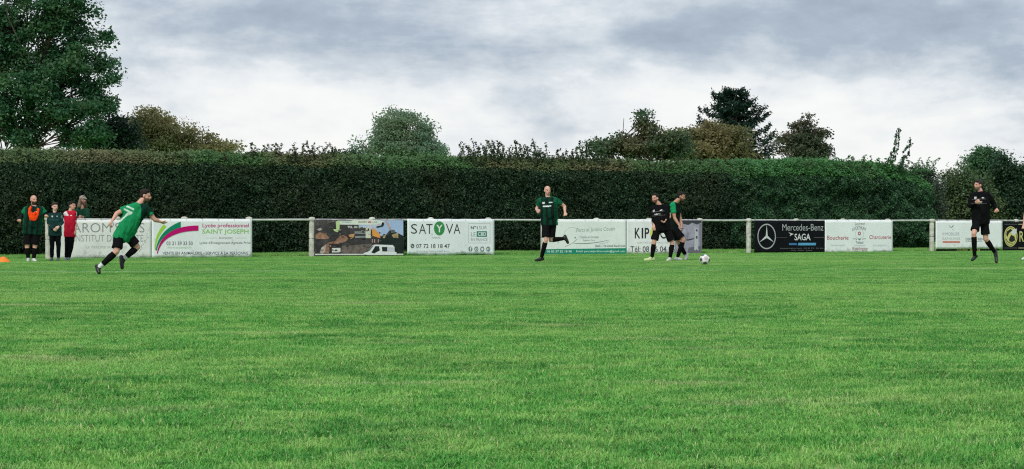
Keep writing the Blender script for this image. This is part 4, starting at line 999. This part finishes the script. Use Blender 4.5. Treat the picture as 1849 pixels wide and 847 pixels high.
def person(label, d, j, yaw, head_yaw, *, k=1.0, skin=SKIN, hair=(0.02, 0.015, 0.012), hair_kind='short', beard=None, beard_child=False, pitch=0.0, roll=0.0,
           shirt=(0.02, 0.02, 0.02), shorts=(0.006, 0.006, 0.007), sock=(0.006, 0.006, 0.006), shoe=(0.02, 0.02, 0.02), sole=(0.6, 0.6, 0.6), ankle_band=None,
           long_sleeve=None, trousers=False, curl=(0.6, 0.6), belly=0.0, wide=1.0, head_scale=1.0, sleeve_len=0.62, short_len=0.72, hand_dir=None, lower_leg=None, extra=None):
    J = {n: at(p[0], p[1], d) + np.array([0, p[2] if len(p) > 2 else 0.0, 0]) for n, p in j.items()}
    feet = [J['toeL'], J['toeR']]
    org = np.array([(J['hipL'][0] + J['hipR'][0]) / 2, d, 0.0])
    th = thing('person', label, 'person', org)
    F, HF = fwd(yaw), fwd(head_yaw)
    UP = np.array([0, 0, 1.0])
    sh = (J['shL'] + J['shR']) / 2; pel = (J['hipL'] + J['hipR']) / 2
    tors_up = unit(sh - pel)
    # head frame
    HU = unit(UP * math.cos(math.radians(pitch)) + HF * math.sin(math.radians(pitch)))
    HFW = unit(HF - HU * (HF @ HU)); HR = np.cross(HFW, HU)
    HU2 = unit(HU * math.cos(math.radians(roll)) + HR * math.sin(math.radians(roll))); HR = np.cross(HFW, HU2); HU = HU2
    Rh = np.array([HR, HFW, HU]); hc = J['head']; hs = head_scale * (1.0 if k > 0.9 else 0.95)
    def H(x, y, z): return hc + (np.array([x, y, z]) * hs) @ Rh
    b = MB()
    E = lambda c, r: b.ellipsoid(H(*c), Rh, np.array(r) * hs)
    E((0, -.012, .035), (.074, .094, .083)); E((0, .028, -.028), (.060, .064, .083)); E((0, .040, -.078), (.042, .042, .034))
    b.cone(H(0, .088, .004), .009 * hs, H(0, .110, -.022), .013 * hs); b.cone(H(-.034, .082, .022), .012 * hs, H(.034, .082, .022), .012 * hs)
    b.cone(H(-.017, .088, -.052), .010 * hs, H(.017, .088, -.052), .010 * hs)
    for sx in (-1, 1): E((.076 * sx, -.008, -.008), (.011, .022, .032))
    nb = sh + tors_up * 0.060 * k
    b.cone(H(0, -.022, -.05), .054 * hs, nb, .062 * k)
    # torso
    def torso(m, inf, hem=0.0, fl=1.0):
        sl, sr = J['shL'] * .86 + sh * .14, J['shR'] * .86 + sh * .14
        hl, hr = J['hipL'], J['hipR']
        dn = -tors_up * hem
        m.cone(J['shL'] - tors_up * .015, .058 * k + inf, J['shR'] - tors_up * .015, .058 * k + inf)
        ch = sh * .68 + pel * .32
        for a in (J['shL'], J['shR']): m.cone(nb - tors_up * .012 - F * .015, .050 * k + inf * .4, a * .72 + sh * .28 - tors_up * .004, .056 * k + inf)
        for a, h in ((sl, hl), (sr, hr)):
            c_ = ch + (a - sh) * 0.62 * wide + F * .012
            m.cone(a * .9 + sh * .1 - tors_up * .05, .075 * k + inf, c_, .092 * k * wide + inf)
            m.cone(c_, .092 * k * wide + inf, h + dn, .088 * k * wide + inf * fl)
        m.cone(nb - tors_up * .06, .075 * k + inf, ch + F * .02, .105 * k * wide + inf)
        m.cone(ch + F * .02, .105 * k * wide + inf, pel + dn, .10 * k + inf * fl)
        m.cone(hl + dn, .088 * k + inf * fl, hr + dn, .088 * k + inf * fl)
        if belly: m.cone(sh * .45 + pel * .55 + F * belly, .105 * k * wide + inf, sh * .3 + pel * .7 + F * belly, .105 * k * wide + inf)
    torso(b, 0.0)
    # arms, hands
    for n, s_ in (('L', 0), ('R', 1)):
        S, El, W = J['sh' + n], J['el' + n], J['wr' + n]
        b.cone(S, .058 * k, S * .5 + El * .5, .050 * k); b.cone(S * .5 + El * .5, .050 * k, El, .041 * k)
        b.cone(El, .042 * k, El * .7 + W * .3, .043 * k); b.cone(El * .7 + W * .3, .043 * k, W, .028 * k)
        D = unit(W - El) if not (hand_dir and hand_dir.get(n) is not None) else unit(hand_dir[n])
        side = unit(np.cross(D, F)) if np.linalg.norm(np.cross(D, F)) > .2 else np.array([1.0, 0, 0])
        pn = np.cross(side, D)                                      # palm normal: fingers curl this way
        if pn @ (sh - W) < 0: pn = -pn
        kk = k * 1.05
        for o_ in (-.022, 0, .022): b.cone(W + side * o_ * .6, .019 * kk, W + D * .085 * kk + side * o_ * 1.25 * kk, .016 * kk, 8, 3)
        cu = curl[s_]
        for q, (o_, l_) in enumerate(((-.033, .070), (-.011, .082), (.011, .078), (.033, .062))):
            p0 = W + D * .088 * kk + side * o_ * kk; an = cu * 1.25
            d1 = D * math.cos(an) + pn * math.sin(an); p1 = p0 + d1 * l_ * .5 * kk; an2 = cu * 2.5
            d2 = D * math.cos(an2) + pn * math.sin(an2); p2 = p1 + d2 * l_ * .5 * kk
            b.cone(p0, .0105 * kk, p1, .0095 * kk, 6, 2); b.cone(p1, .0095 * kk, p2, .008 * kk, 6, 2)
        sg = 1 if (np.cross(D, pn) @ F) * 1 > 0 else -1
        t0 = W + D * .03 * kk - side * .03 * sg * kk; t1 = t0 + (D * .7 - side * .5 * sg + pn * .35) * .045 * kk; t2 = t1 + (D * .9 + pn * .5) * .032 * kk
        b.cone(t0, .014 * kk, t1, .011 * kk, 6, 2); b.cone(t1, .011 * kk, t2, .009 * kk, 6, 2)
    # legs
    soles = {}
    for n in 'LR':
        Hp, Kn, An, To = J['hip' + n], J['kn' + n], J['an' + n], J['toe' + n]
        b.cone(Hp, .088 * k, Hp * .4 + Kn * .6, .072 * k); b.cone(Hp * .4 + Kn * .6, .072 * k, Kn, .056 * k)
        b.cone(Kn, .054 * k, Kn * .68 + An * .32, .057 * k); b.cone(Kn * .68 + An * .32, .057 * k, An, .036 * k)
        v = To - An; lv = np.linalg.norm(v); vh = v / lv; sdir = unit(An - Kn)
        w = sdir - vh * (sdir @ vh); w = unit(w) if np.linalg.norm(w) > .05 else np.array([0, 0, -1.0])
        c16, s16 = math.cos(.28), math.sin(.28)
        ax = vh * c16 - w * s16; mm = vh * s16 + w * c16
        soles[n] = (An, ax, mm, To)
        b.cone(An, .036 * k, An + mm * .045 * k - ax * .035 * k, .032 * k); b.cone(An + mm * .03 * k, .034 * k, To - ax * .04 * k, .028 * k)
    def skin_col(v):
        c = np.tile(np.array(skin), (len(v), 1))
        l = ((v - hc) @ Rh.T) / hs
        x, y, z = l.T
        front = y > .045
        red = (np.abs(z + .02) < .03) & (y > .05); c[red] *= np.array([1.04, .90, .90])
        e = front & (np.abs(np.abs(x) - .031) < .012) & (np.abs(z - .002) < .007); c[e] = np.array(skin) * .20
        br_ = front & (np.abs(np.abs(x) - .032) < .018) & (np.abs(z - .026) < .005); c[br_] = np.array(skin) * .34
        mo = front & (np.abs(x) < .026) & (np.abs(z + .055) < .008); c[mo] = np.array(skin) * np.array([.60, .34, .34])
        if beard is not None:
            bd = (z < -.038) & (y > -.005) & (z > -.13) & ~mo & (np.abs(x) < .09) & ~((z > -.062) & (np.abs(x) < .03) & (y > .075) & (z > -.045)); c[bd] = np.array(beard)
        if hair_kind == 'stubble':
            st = ((z > .075) | ((y < -.03) & (z > -.02))) & (z < .2) & (np.abs(x) < .1); c[st & ((y < .02))] = np.array(skin) * .62
        return c
    queue('body', b, 0.0095, th, attr_mat('skin', 0.5, 0.35, 0.06, 40), skin_col, 3)
    # hair
    if hair_kind in ('short', 'long', 'kid'):
        h = MB()
        h.ellipsoid(H(0, -.024, .047), Rh, np.array((.083, .096, .086)) * hs)
        h.ellipsoid(H(0, -.045, .0), Rh, np.array((.080, .068, .075)) * hs)
        if hair_kind == 'kid': h.ellipsoid(H(0, .045, .085), Rh, np.array((.060, .050, .034)) * hs)
        else: h.ellipsoid(H(0, .030, .092), Rh, np.array((.062, .055, .030)) * hs)
        if hair_kind == 'long':
            for sx in (-1, 1): h.cone(H(.078 * sx, -.02, .02), .035 * hs, H(.105 * sx, -.03, -.16), .055 * hs)
            h.cone(H(0, -.08, 0), .06 * hs, H(0, -.09, -.17), .06 * hs)
        queue('hair', h, 0.009, th, attr_mat('hair', 0.65, 0.15, 0.45, 90), hair, 2, 0.006)
    if beard_child:
        h = MB()
        h.cone(H(-.035, .05, -.06), .030 * hs, H(0, .075, -.12), .042 * hs); h.cone(H(.035, .05, -.06), .030 * hs, H(0, .075, -.12), .042 * hs); h.cone(H(0, .075, -.10), .042 * hs, H(0, .07, -.19), .022 * hs)
        queue('beard', h, 0.009, th, attr_mat('hair', 0.65, 0.3, 0.45, 90), beard, 2, 0.006)
    # shirt
    m = MB(); torso(m, 0.021, 0.045, 1.25)
    for n in 'LR':
        S, El, W = J['sh' + n], J['el' + n], J['wr' + n]
        e_ = S + (El - S) * sleeve_len
        m.cone(S - unit(S - sh) * .01, .070 * k, S * .6 + e_ * .4, .068 * k); m.tube([S, S * .4 + e_ * .6, e_], [.062 * k, .070 * k, .074 * k], 12)
    if long_sleeve is True:
        for n in 'LR':
            S, El, W = J['sh' + n], J['el' + n], J['wr' + n]
            m.cone(S + (El - S) * .4, .066 * k, El, .054 * k); m.cone(El, .055 * k, El + (W - El) * .93, .040 * k)
    R_ = np.cross(F, tors_up); R_ = -R_ if R_ @ np.cross(F, UP) < 0 else R_
    def shirt_col(v):
        if not callable(shirt): return np.tile(np.array(shirt), (len(v), 1))
        l = v - sh
        return shirt(l @ R_ / k, l @ F / k, l @ tors_up / k, v, J)
    queue('shirt', m, 0.011, th, attr_mat('fabric', 0.85, 0.06, 0.16, 45), shirt_col, 5, 0.012, (pel - tors_up * (.085 * k), -tors_up))
    if isinstance(long_sleeve, tuple):
        for n in 'LR':
            S, El, W = J['sh' + n], J['el' + n], J['wr' + n]; q = MB()
            q.cone(S + (El - S) * .5, .053 * k, El, .047 * k); q.cone(El, .048 * k, El + (W - El) * .93, .036 * k)
            queue('under_sleeve', q, 0.010, th, attr_mat('fabric', 0.85, 0.06, 0.16, 45), long_sleeve, 3, 0.003)
    # shorts / trousers
    m = MB(); hl, hr = J['hipL'], J['hipR']
    m.cone(hl + tors_up * .03, .092 * k, hr + tors_up * .03, .092 * k); m.cone(hl - tors_up * .01, .098 * k, hr - tors_up * .01, .098 * k); m.cone(pel + tors_up * .02, .10 * k, pel - tors_up * .03, .11 * k)
    for n in 'LR':
        Hp, Kn, An = J['hip' + n], J['kn' + n], J['an' + n]
        if trousers:
            m.cone(Hp, .104 * k, Kn, .074 * k); m.cone(Kn, .074 * k, Kn * .12 + An * .88, .056 * k)
        else:
            m.cone(Hp, .098 * k, Hp + (Kn - Hp) * short_len * .6, .090 * k); m.tube([Hp + (Kn - Hp) * .12, Hp + (Kn - Hp) * short_len * .6, Hp + (Kn - Hp) * short_len], [.100 * k, .096 * k, .102 * k], 14)
    queue('trousers' if trousers else 'shorts', m, 0.011, th, attr_mat('fabric', 0.85, 0.06, 0.16, 45), shorts if not callable(shorts) else (lambda v: shorts(v, J)), 5, 0.007)
    for n in 'LR':
        Kn, An = J['kn' + n], J['an' + n]; A_, ax, mm, To = soles[n]
        if not trousers:
            q = MB(); a0 = Kn + (An - Kn) * .17
            q.cone(a0, .061 * k, Kn * .64 + An * .36, .064 * k); q.cone(Kn * .64 + An * .36, .064 * k, An, .043 * k)
            def sc(v, Kn=Kn, An=An):
                c = np.tile(np.array(sock), (len(v), 1)); f = (v - Kn) @ unit(An - Kn) / np.linalg.norm(An - Kn)
                if ankle_band is not None: c[f > .80] = np.array(ankle_band)
                return c
            queue('sock', q, 0.010, th, attr_mat('fabric', 0.85, 0.06, 0.16, 45), sc, 3, 0.003)
        q = MB()
        heel = A_ + mm * .052 * k - ax * .042 * k; toe = To - ax * .035 * k + mm * .0 * k
        q.cone(heel, .040 * k, heel * .4 + toe * .6, .043 * k); q.cone(heel * .4 + toe * .6, .043 * k, toe, .036 * k)
        q.cone(A_, .043 * k, heel, .041 * k); q.cone(A_ + mm * .01, .044 * k, heel * .45 + toe * .55 - mm * .012 * k, .036 * k)
        shc = shoe[n] if isinstance(shoe, dict) else shoe
        def fc(v, heel=heel, toe=toe, mm=mm, shc=shc):
            c = np.tile(np.array(shc), (len(v), 1)); h_ = (v - (heel + toe) / 2) @ mm
            c[h_ > .022 * k] = np.array(sole); return c
        queue('shoe', q, 0.009, th, attr_mat('boot_leather', 0.45, 0.4, 0.12, 50), fc, 2)
    if extra: extra(th, J, sh, pel, F, R_, tors_up, H, Rh, hc)
    return th

GREEN = (0.008, 0.15, 0.058); DKG = (0.004, 0.042, 0.024); BLK = (0.010, 0.011, 0.012); WH = (0.74, 0.76, 0.75)
def stripes(x, y, z, v, J):
    """green team shirt: dark green with black vertical stripes in front, bright green back and sleeves"""
    c = np.tile(np.array(DKG), (len(x), 1))
    f = y > -0.01
    c[f & (np.sin(x * 2 * math.pi / 0.125 + 1.2) > 0.15)] = (0.008, 0.014, 0.013)
    c[~f] = GREEN; c[np.abs(x) > 0.215] = GREEN
    c[f & (np.abs(x + .08) < .035) & (np.abs(z + .065) < .013)] = WH
    c[f & (np.abs(x - .085) < .028) & (np.abs(z + .07) < .024)] = np.array(WH) * .75
    return c
def patch(parent, pts3, col, name, off_dir, rough=0.7):
    f = poly_area_mesh([(p[0], p[2]) for p in pts3])
    mk(name, np.array(pts3), f, mat('%s_%d' % (name, int(sum(col) * 999)), col, rough), parent)

def build_people():
    # man with the orange bib
    def bib(th, J, sh, pel, F, R, U, H, Rh, hc):
        m = MB()
        for s_ in (-1, 1):
            a = [sh + R * .075 * s_ + U * .055 - F * .02, sh + R * .105 * s_ + F * .105 - U * .02, sh + R * .095 * s_ + F * .14 - U * .14, sh + R * .05 * s_ + F * .15 - U * .26]
            for p, q in zip(a[:-1], a[1:]): m.cone(p, .030, q, .036)
        a = sh + F * .145
        m.cone(a - R * .03 - U * .10, .040, a + R * .03 - U * .24, .050); m.cone(a + R * .03 - U * .12, .040, a + R * .0 - U * .27, .048); m.cone(a - R * .05 - U * .20, .045, a + R * .06 - U * .20, .045)
        queue('training_bib', m, .010, th, attr_mat('fabric', 0.85, 0.06, 0.16, 45), (0.86, 0.065, 0.008), 4, .012)
    g = 472.5; d = ground_depth(g)
    person('bald man in green shirt with an orange bib round his neck, left of the boys', d,
           dict(head=(61, 361), shL=(47, 377.5), shR=(76, 377.5), elL=(38.5, 391, -.02), wrL=(38.8, 397.5, -.20), elR=(83.5, 389, .02), wrR=(86.5, 391.5, -.20),
                hipL=(50, 417), hipR=(66, 417), knL=(49.5, 446, -.03), knR=(63, 446), anL=(51, 466.5), anR=(61, 467), toeL=(53, 471.0, -.19), toeR=(67, 471.2, -.14)),
           12, 38, skin=SKIN, hair_kind='stubble', beard=(0.045, 0.026, 0.018), shirt=stripes, long_sleeve=(0.012, 0.013, 0.014), shoe=dict(L=(.5, .52, .5), R=(0.62, 0.64, 0.62)), belly=.05, wide=1.12, curl=(.9, .8), extra=bib, short_len=.85)
    # boy in dark green jacket
    def jacket(x, y, z, v, J):
        c = np.tile(np.array((0.012, 0.042, 0.040)), (len(x), 1))
        f = y > .02
        c[f & (np.abs(x - .075) < .022) & (np.abs(z + .06) < .02)] = np.array(WH) * .8; c[f & (np.abs(x + .075) < .016) & (np.abs(z + .06) < .014)] = np.array(WH) * .8
        c[(z > .03)] = (0.008, 0.016, 0.018); c[f & (np.abs(z + .17) < .012)] *= 1.6
        c[(x < -.19) & (z < -.01) & (z > -.12)] = (0.10, 0.20, 0.19)
        return c
    d = ground_depth(471.3)
    person('boy in dark green tracksuit top with clasped hands beside the bald man', d,
           dict(head=(99.3, 373.5), shL=(90.5, 387.5), shR=(108, 387), elL=(87.5, 403), wrL=(98, 414, -.14), elR=(112, 402), wrR=(108.5, 409, -.16), hipL=(94, 421), hipR=(104.5, 421), knL=(94, 444), knR=(105.5, 444),
                anL=(93.5, 466), anR=(105.5, 466), toeL=(92, 470.2, -.18), toeR=(105, 470.4, -.18)), 5, 32, k=.80, skin=SKIN_PALE, hair=(0.040, 0.026, 0.018), hair_kind='kid', shirt=jacket, long_sleeve=True,
           shorts=(0.006, 0.006, 0.008), trousers=True, shoe=(0.16, 0.17, 0.18), curl=(.8, .8), hand_dir=dict(L=np.array([.8, -.3, -.1]), R=np.array([-.5, -.3, -.5])))
    # boy in red
    def red(x, y, z, v, J):
        c = np.tile(np.array((0.46, 0.012, 0.035)), (len(x), 1))
        c[(np.abs(x) > .10) & (z > -.085)] = np.array(WH) * .86; c[(np.abs(x) > .135) & (z > -.10) & (np.sin((z + .1) * 150) > .3)] = (0.46, 0.012, 0.035)
        c[(y > .02) & (np.abs(x - .05) < .016) & (np.abs(z + .075) < .014)] = WH
        c[z < -.135] = (0.46, 0.012, 0.035)
        return c
    def track(v, J):
        c = np.tile(np.array((0.006, 0.006, 0.008)), (len(v), 1))
        zk = J['hipL'][2]; sel = (v[:, 0] < J['hipL'][0] - .062 + (zk - v[:, 2]) * .0) & (v[:, 2] < zk) & (v[:, 2] > zk - .48); c[sel] = (0.55, 0.57, 0.6)
        return c
    d = ground_depth(470.5)
    person('boy in red shirt with white shoulders standing in front of the beauty banner', d,
           dict(head=(130.3, 371.5), shL=(119, 385, .04), shR=(135, 384.5, -.04), elL=(118.5, 404, .02), wrL=(121, 415), elR=(137, 404.5, -.03), wrR=(136.8, 416.5, -.06), hipL=(121.5, 423, .03), hipR=(130, 423, -.03),
                knL=(120.5, 446, .02), knR=(129, 446, -.04), anL=(119, 465.5, .03), anR=(125, 465.5, -.05), toeL=(122.5, 469.6, -.12), toeR=(129, 469.6, -.17)), 42, 62, k=.80, skin=SKIN, hair=(0.012, 0.010, 0.009), hair_kind='kid', shirt=red,
           shorts=track, trousers=True, shoe=(0.20, 0.23, 0.27), curl=(.4, .4), pitch=0)
    # bearded man leaning on the rail behind the banner
    def cap(th, J, sh, pel, F, R, U, H, Rh, hc):
        m = MB(); m.ellipsoid(H(0, -.012, .062), Rh, (.090, .106, .072)); m.cone(H(-.03, .10, .050), .014, H(.03, .10, .050), .014); m.cone(H(-.035, .12, .045), .012, H(.035, .12, .045), .012); m.cone(H(0, .13, .043), .012, H(0, .165, .036), .010)
        queue('cap', m, .009, th, attr_mat('fabric', 0.85, 0.06, 0.16, 45), (0.30, 0.25, 0.23), 2)
    p0 = fence_xy(fence_t(149)); d = p0[1] + 0.55
    person('long haired bearded man in cap leaning on the rail behind the banner', d,
           dict(head=(149.8, 361.5), shL=(139.5, 380, .05), shR=(158, 380, -.02), elL=(137.5, 393.5, -.12), wrL=(149, 393, -.40), elR=(160.5, 393, -.14), wrR=(154.5, 392.5, -.42), hipL=(141, 414, .28), hipR=(153, 414, .25),
                knL=(141, 440, .22), knR=(153, 440, .18), anL=(141, 461.5, .3), anR=(153, 461.5, .25), toeL=(143, 466, .12), toeR=(156, 466, .07)), 22, 48, skin=(0.36, 0.19, 0.14), hair=(0.17, 0.12, 0.085), hair_kind='long', beard=(0.10, 0.055, 0.035), beard_child=True,
           shirt=(0.010, 0.045, 0.026), long_sleeve=True, shorts=(0.02, 0.022, 0.03), trousers=True, shoe=(0.05, 0.05, 0.05), extra=cap, curl=(.9, .9), hand_dir=dict(L=np.array([.8, -.3, 0]), R=np.array([-.3, -.6, .1])), wide=1.1)
    # sprinting player, number 7 on the back
    def bright(x, y, z, v, J):
        c = np.tile(np.array((0.012, 0.235, 0.085)), (len(x), 1))
        c[(y > .02) & (np.abs(x) < .17)] = (0.006, 0.03, 0.02)
        bk = y < 0
        c[bk & (np.abs(z + .055) < .016) & (np.abs(x) < .055)] = (0.55, 0.68, 0.60)
        c[bk & (np.abs(z + .125) < .014) & (np.abs(x) < .055)] = (0.55, 0.68, 0.60)
        c[bk & (z < -.125) & (z > -.37) & (np.abs(x - (.045 + (z + .125) * .36)) < .018)] = (0.55, 0.68, 0.60)
        return c
    g = 495.8; d = ground_depth(g)
    person('player in bright green shirt with white number on the back sprinting to the right', d,
           dict(head=(261.3, 353.3, .10), shL=(232, 375.5, .02), shR=(262, 374, .06), elL=(211.5, 385, .0), wrL=(205, 397, -.08), elR=(277, 396.5, .12), wrR=(286, 400, .18), hipL=(216, 427, -.05), hipR=(229, 425, .10),
                knL=(212.8, 454, -.14), knR=(245.5, 446, .16), anL=(181.5, 482, -.10), anR=(221.5, 467.5, .16), toeL=(182.5, 494.5, -.16), toeR=(219, 486.5, .12)),
           128, 82, skin=SKIN, hair=(0.020, 0.013, 0.010), hair_kind='short', beard=(0.16, 0.09, 0.065), pitch=9, shirt=bright, ankle_band=(0.68, 0.69, 0.70), shoe=(0.014, 0.014, 0.016), sole=(0.05, 0.05, 0.05), curl=(.6, .35), short_len=.80, head_scale=.98)
    # centre runner
    def chest(th, J, sh, pel, F, R, U, H, Rh, hc): pass
    def stripes2(x, y, z, v, J):
        c = stripes(x, y, z, v, J); f = y > -.01
        r = np.abs(np.sin(x * 150)) > .35
        c[f & (np.abs(x) < .10) & (np.abs(z + .155) < .016) & r] = WH
        c[(np.abs(x) > .20) | ((z > -.06) & (np.abs(x) > .14))] = (0.008, 0.095, 0.045)
        return c
    g = 472.8; d = ground_depth(g)
    person('bald man in striped dark green shirt running left with one leg kicked back', d,
           dict(head=(988.6, 344.3), shL=(976.5, 361.5, -.02), shR=(1003, 361, .05), elL=(969, 377.5, .06), wrL=(970.3, 380.5, -.16), elR=(1019.5, 372.5, .14), wrR=(1020.3, 383.5, .04), hipL=(985, 401, -.06), hipR=(998.5, 401, .06),
                knL=(985.5, 433.5, -.16), knR=(994.5, 433.5, .05), anL=(977.8, 464.5, -.04), anR=(1018.5, 430.8, .12), toeL=(965.5, 470.6, -.12), toeR=(1026.5, 440.5, .13)),
           -14, 22, skin=(0.64, 0.36, 0.28), hair_kind='stubble', beard=None, shirt=stripes2, shoe=(0.012, 0.012, 0.013), sole=(0.25, 0.25, 0.24), curl=(1.0, .55), belly=.05, wide=1.08, short_len=.84)
    # player in black
    def black(x, y, z, v, J):
        c = np.tile(np.array((0.006, 0.006, 0.007)), (len(x), 1)); f = y > .02
        for zz in (-.10, -.20): c[f & (np.abs(z - zz) < .007) & (np.abs(x) < .15)] = (0.10, 0.10, 0.10)
        c[f & (np.abs(x + .075) < .022) & (np.abs(z + .075) < .011)] = WH; c[f & (np.abs(x - .075) < .022) & (np.abs(z + .075) < .026)] = np.array(WH) * .7
        c[f & (np.abs(x) < .06) & (np.abs(z + .165) < .014) & (np.abs(np.sin(x * 130)) > .3)] = np.array(WH) * .8
        return c
    d = ground_depth(471.5)
    person('player in black kit with lime tipped boots turning in front of the green shirted player', d,
           dict(head=(1182.8, 358.3, -.03), shL=(1178, 375.8, -.06), shR=(1204.5, 373.5, .10), elL=(1179.5, 396, -.04), wrL=(1179.6, 405.5, -.12), elR=(1209.5, 391, .08), wrR=(1199.5, 398.5, -.08), hipL=(1187, 411, -.05), hipR=(1202.5, 411, .06),
                knL=(1180.3, 437.5, -.12), knR=(1214.5, 439, .06), anL=(1177, 464.5, -.05), anR=(1210, 465.5, .06), toeL=(1162, 469.4, -.06), toeR=(1204, 470.4, -.08)),
           -28, -38, skin=SKIN, hair=(0.020, 0.013, 0.010), hair_kind='short', beard=(0.24, 0.09, 0.07), shirt=black, shoe=dict(L=(0.52, 0.60, 0.30), R=(.55, .55, .52)), sole=(0.6, 0.62, 0.5), belly=.05, wide=1.15, curl=(.35, .6), short_len=.84)
    # green player behind
    def halfgreen(x, y, z, v, J):
        c = np.tile(np.array((0.012, 0.27, 0.105)), (len(x), 1)); c[(y > .015) & (np.abs(x) < .16)] = (0.006, 0.012, 0.010); c[z < -.24] = (0.006, 0.012, 0.010)
        return c
    d = ground_depth(470.0)
    person('player in green shirt bent towards the ball behind the player in black', d,
           dict(head=(1230.3, 355, .02), shL=(1214, 370, -.08), shR=(1224, 371, .20), elL=(1217.5, 394, -.14), wrL=(1225, 406.5, -.20), elR=(1229, 393, .18), wrR=(1231, 409, .05), hipL=(1214.5, 409, -.03), hipR=(1218, 409, .16),
                knL=(1233.5, 433.5, -.10), knR=(1226, 438, .14), anL=(1223, 464.5, -.06), anR=(1238.5, 459.5, .20), toeL=(1232, 469.2, -.10), toeR=(1237, 471, .14)),
           78, 70, skin=SKIN_TAN, hair=(0.016, 0.012, 0.010), hair_kind='short', beard=(0.14, 0.075, 0.055), pitch=14, shirt=halfgreen, shoe=(0.55, 0.55, 0.54), sole=(.7, .7, .7), curl=(.5, .5), short_len=.84)
    # right hand runner
    def black2(x, y, z, v, J):
        c = black(x, y, z, v, J); return c
    d = ground_depth(478.6)
    person('bearded player in black long sleeves running left in front of the estate agent banner', d,
           dict(head=(1766.5, 334.5), shL=(1756.5, 352, -.06), shR=(1784, 351, .08), elL=(1749, 371.5, -.10), wrL=(1757, 366, -.26), elR=(1797.5, 369, .16), wrR=(1800, 376.5, .10), hipL=(1764, 398, -.05), hipR=(1778.5, 398, .08),
                knL=(1755, 422, -.22), knR=(1781, 432, .05), anL=(1758.3, 461, -.10), anR=(1799.5, 455, .22), toeL=(1751.5, 470.4, -.16), toeR=(1802, 475.5, .16)),
           -22, -62, skin=SKIN, hair=(0.035, 0.026, 0.022), hair_kind='short', beard=(0.22, 0.15, 0.12), shirt=black2, long_sleeve=True, shoe=(0.013, 0.013, 0.014), sole=(0.30, 0.30, 0.30), curl=(1.1, .9), belly=.04, wide=1.12, short_len=.76)
    # player cut by the right edge
    d = ground_depth(469.6)
    person('player cut off by the right picture edge, only an arm and white boot showing', d,
           dict(head=(1868, 345), shL=(1856, 364), shR=(1881, 364), elL=(1851.5, 386), wrL=(1847.2, 406, -.10), elR=(1886, 386), wrR=(1884, 404, -.10), hipL=(1861, 402), hipR=(1875, 402), knL=(1852, 434, -.12), knR=(1874, 436), anL=(1852.5, 463.5), anR=(1873, 463),
                toeL=(1843.5, 468, -.12), toeR=(1864, 468, -.1)), -30, -40, skin=SKIN, shirt=black, shoe=(0.62, 0.62, 0.60), sole=(.7, .7, .7), hair_kind='short', short_len=.8)
    flush_queue()
build_people()

# ------------------------------------------------------------------ ball and marker cone
def build_ball():
    """football: truncated icosahedron panels on a sphere, seams slightly sunk"""
    R0 = 0.119; d = ground_depth(478.6); c = at(1272.5, 468.6, d); c[2] = R0 + 0.004
    bm = bmesh.new(); bmesh.ops.create_icosphere(bm, subdivisions=4, radius=1.0)
    ico = bmesh.new(); bmesh.ops.create_icosphere(ico, subdivisions=1, radius=1.0)
    pen = [v.co.normalized() for v in ico.verts]; hexa = [f.calc_center_median().normalized() for f in ico.faces]
    from mathutils import Euler
    rot = Euler((0.6, 0.35, 0.9)).to_matrix()
    me = bpy.data.meshes.new('football'); cols = []
    pen = [rot @ p for p in pen]; hexa = [rot @ p for p in hexa]
    for v in bm.verts:
        n = v.co.normalized()
        a = sorted([(p.dot(n) + 0.0, 0, i) for i, p in enumerate(pen)] + [(p.dot(n) - 0.025, 1, i) for i, p in enumerate(hexa)], reverse=True)
        gap = a[0][0] - a[1][0]
        k = (1 - 0.014 * max(0, 1 - gap / 0.02)) * R0
        v.co = n * k
        col = (0.80, 0.80, 0.78)
        if a[0][1] == 0: col = [(0.05, 0.05, 0.06), (0.55, 0.42, 0.42), (0.10, 0.10, 0.12)][a[0][2] % 3]
        elif a[0][2] % 5 == 0: col = (0.55, 0.60, 0.50)
        if gap < 0.008: col = (0.25, 0.25, 0.25)
        cols.append((*col, 1))
    bm.to_mesh(me); bm.free(); ico.free()
    at_ = me.color_attributes.new('tint', 'FLOAT_COLOR', 'POINT'); at_.data.foreach_set('color', np.array(cols, np.float32).ravel())
    me.materials.append(attr_mat('ball_leather', .4, .4, .05, 30))
    o = link('football', me, None, tuple(c), True); tag(o, 'white and dark patched football lying on the grass', 'ball')
build_ball()
def build_cone():
    d = ground_depth(473.6); c = at(6.0, 473.6, d); c[2] = 0.004
    prof = [(.185, 0), (.185, .012), (.165, .022), (.120, .060), (.075, .105), (.048, .128), (.036, .131), (.030, .122), (.06, .09), (.115, .045), (.165, .006)]
    seg = 28; v = [(r * math.cos(a), r * math.sin(a), z) for r, z in prof for a in np.arange(seg) / seg * 2 * math.pi]
    i = np.arange(seg); j = (i + 1) % seg
    q = np.concatenate([np.stack([k * seg + i, k * seg + j, (k + 1) * seg + j, (k + 1) * seg + i], 1) for k in range(len(prof) - 1)])
    me = np_mesh('marker_cone', v, q); me.materials.append(mat('orange_plastic', (0.82, 0.22, 0.015), .45, .4, .06))
    o = link('marker_cone', me, None, tuple(c), True); tag(o, 'flat orange marker cone on the grass at the left edge', 'cone')
build_cone()
for o in bpy.data.objects:
    if '_org' in o: del o['_org']
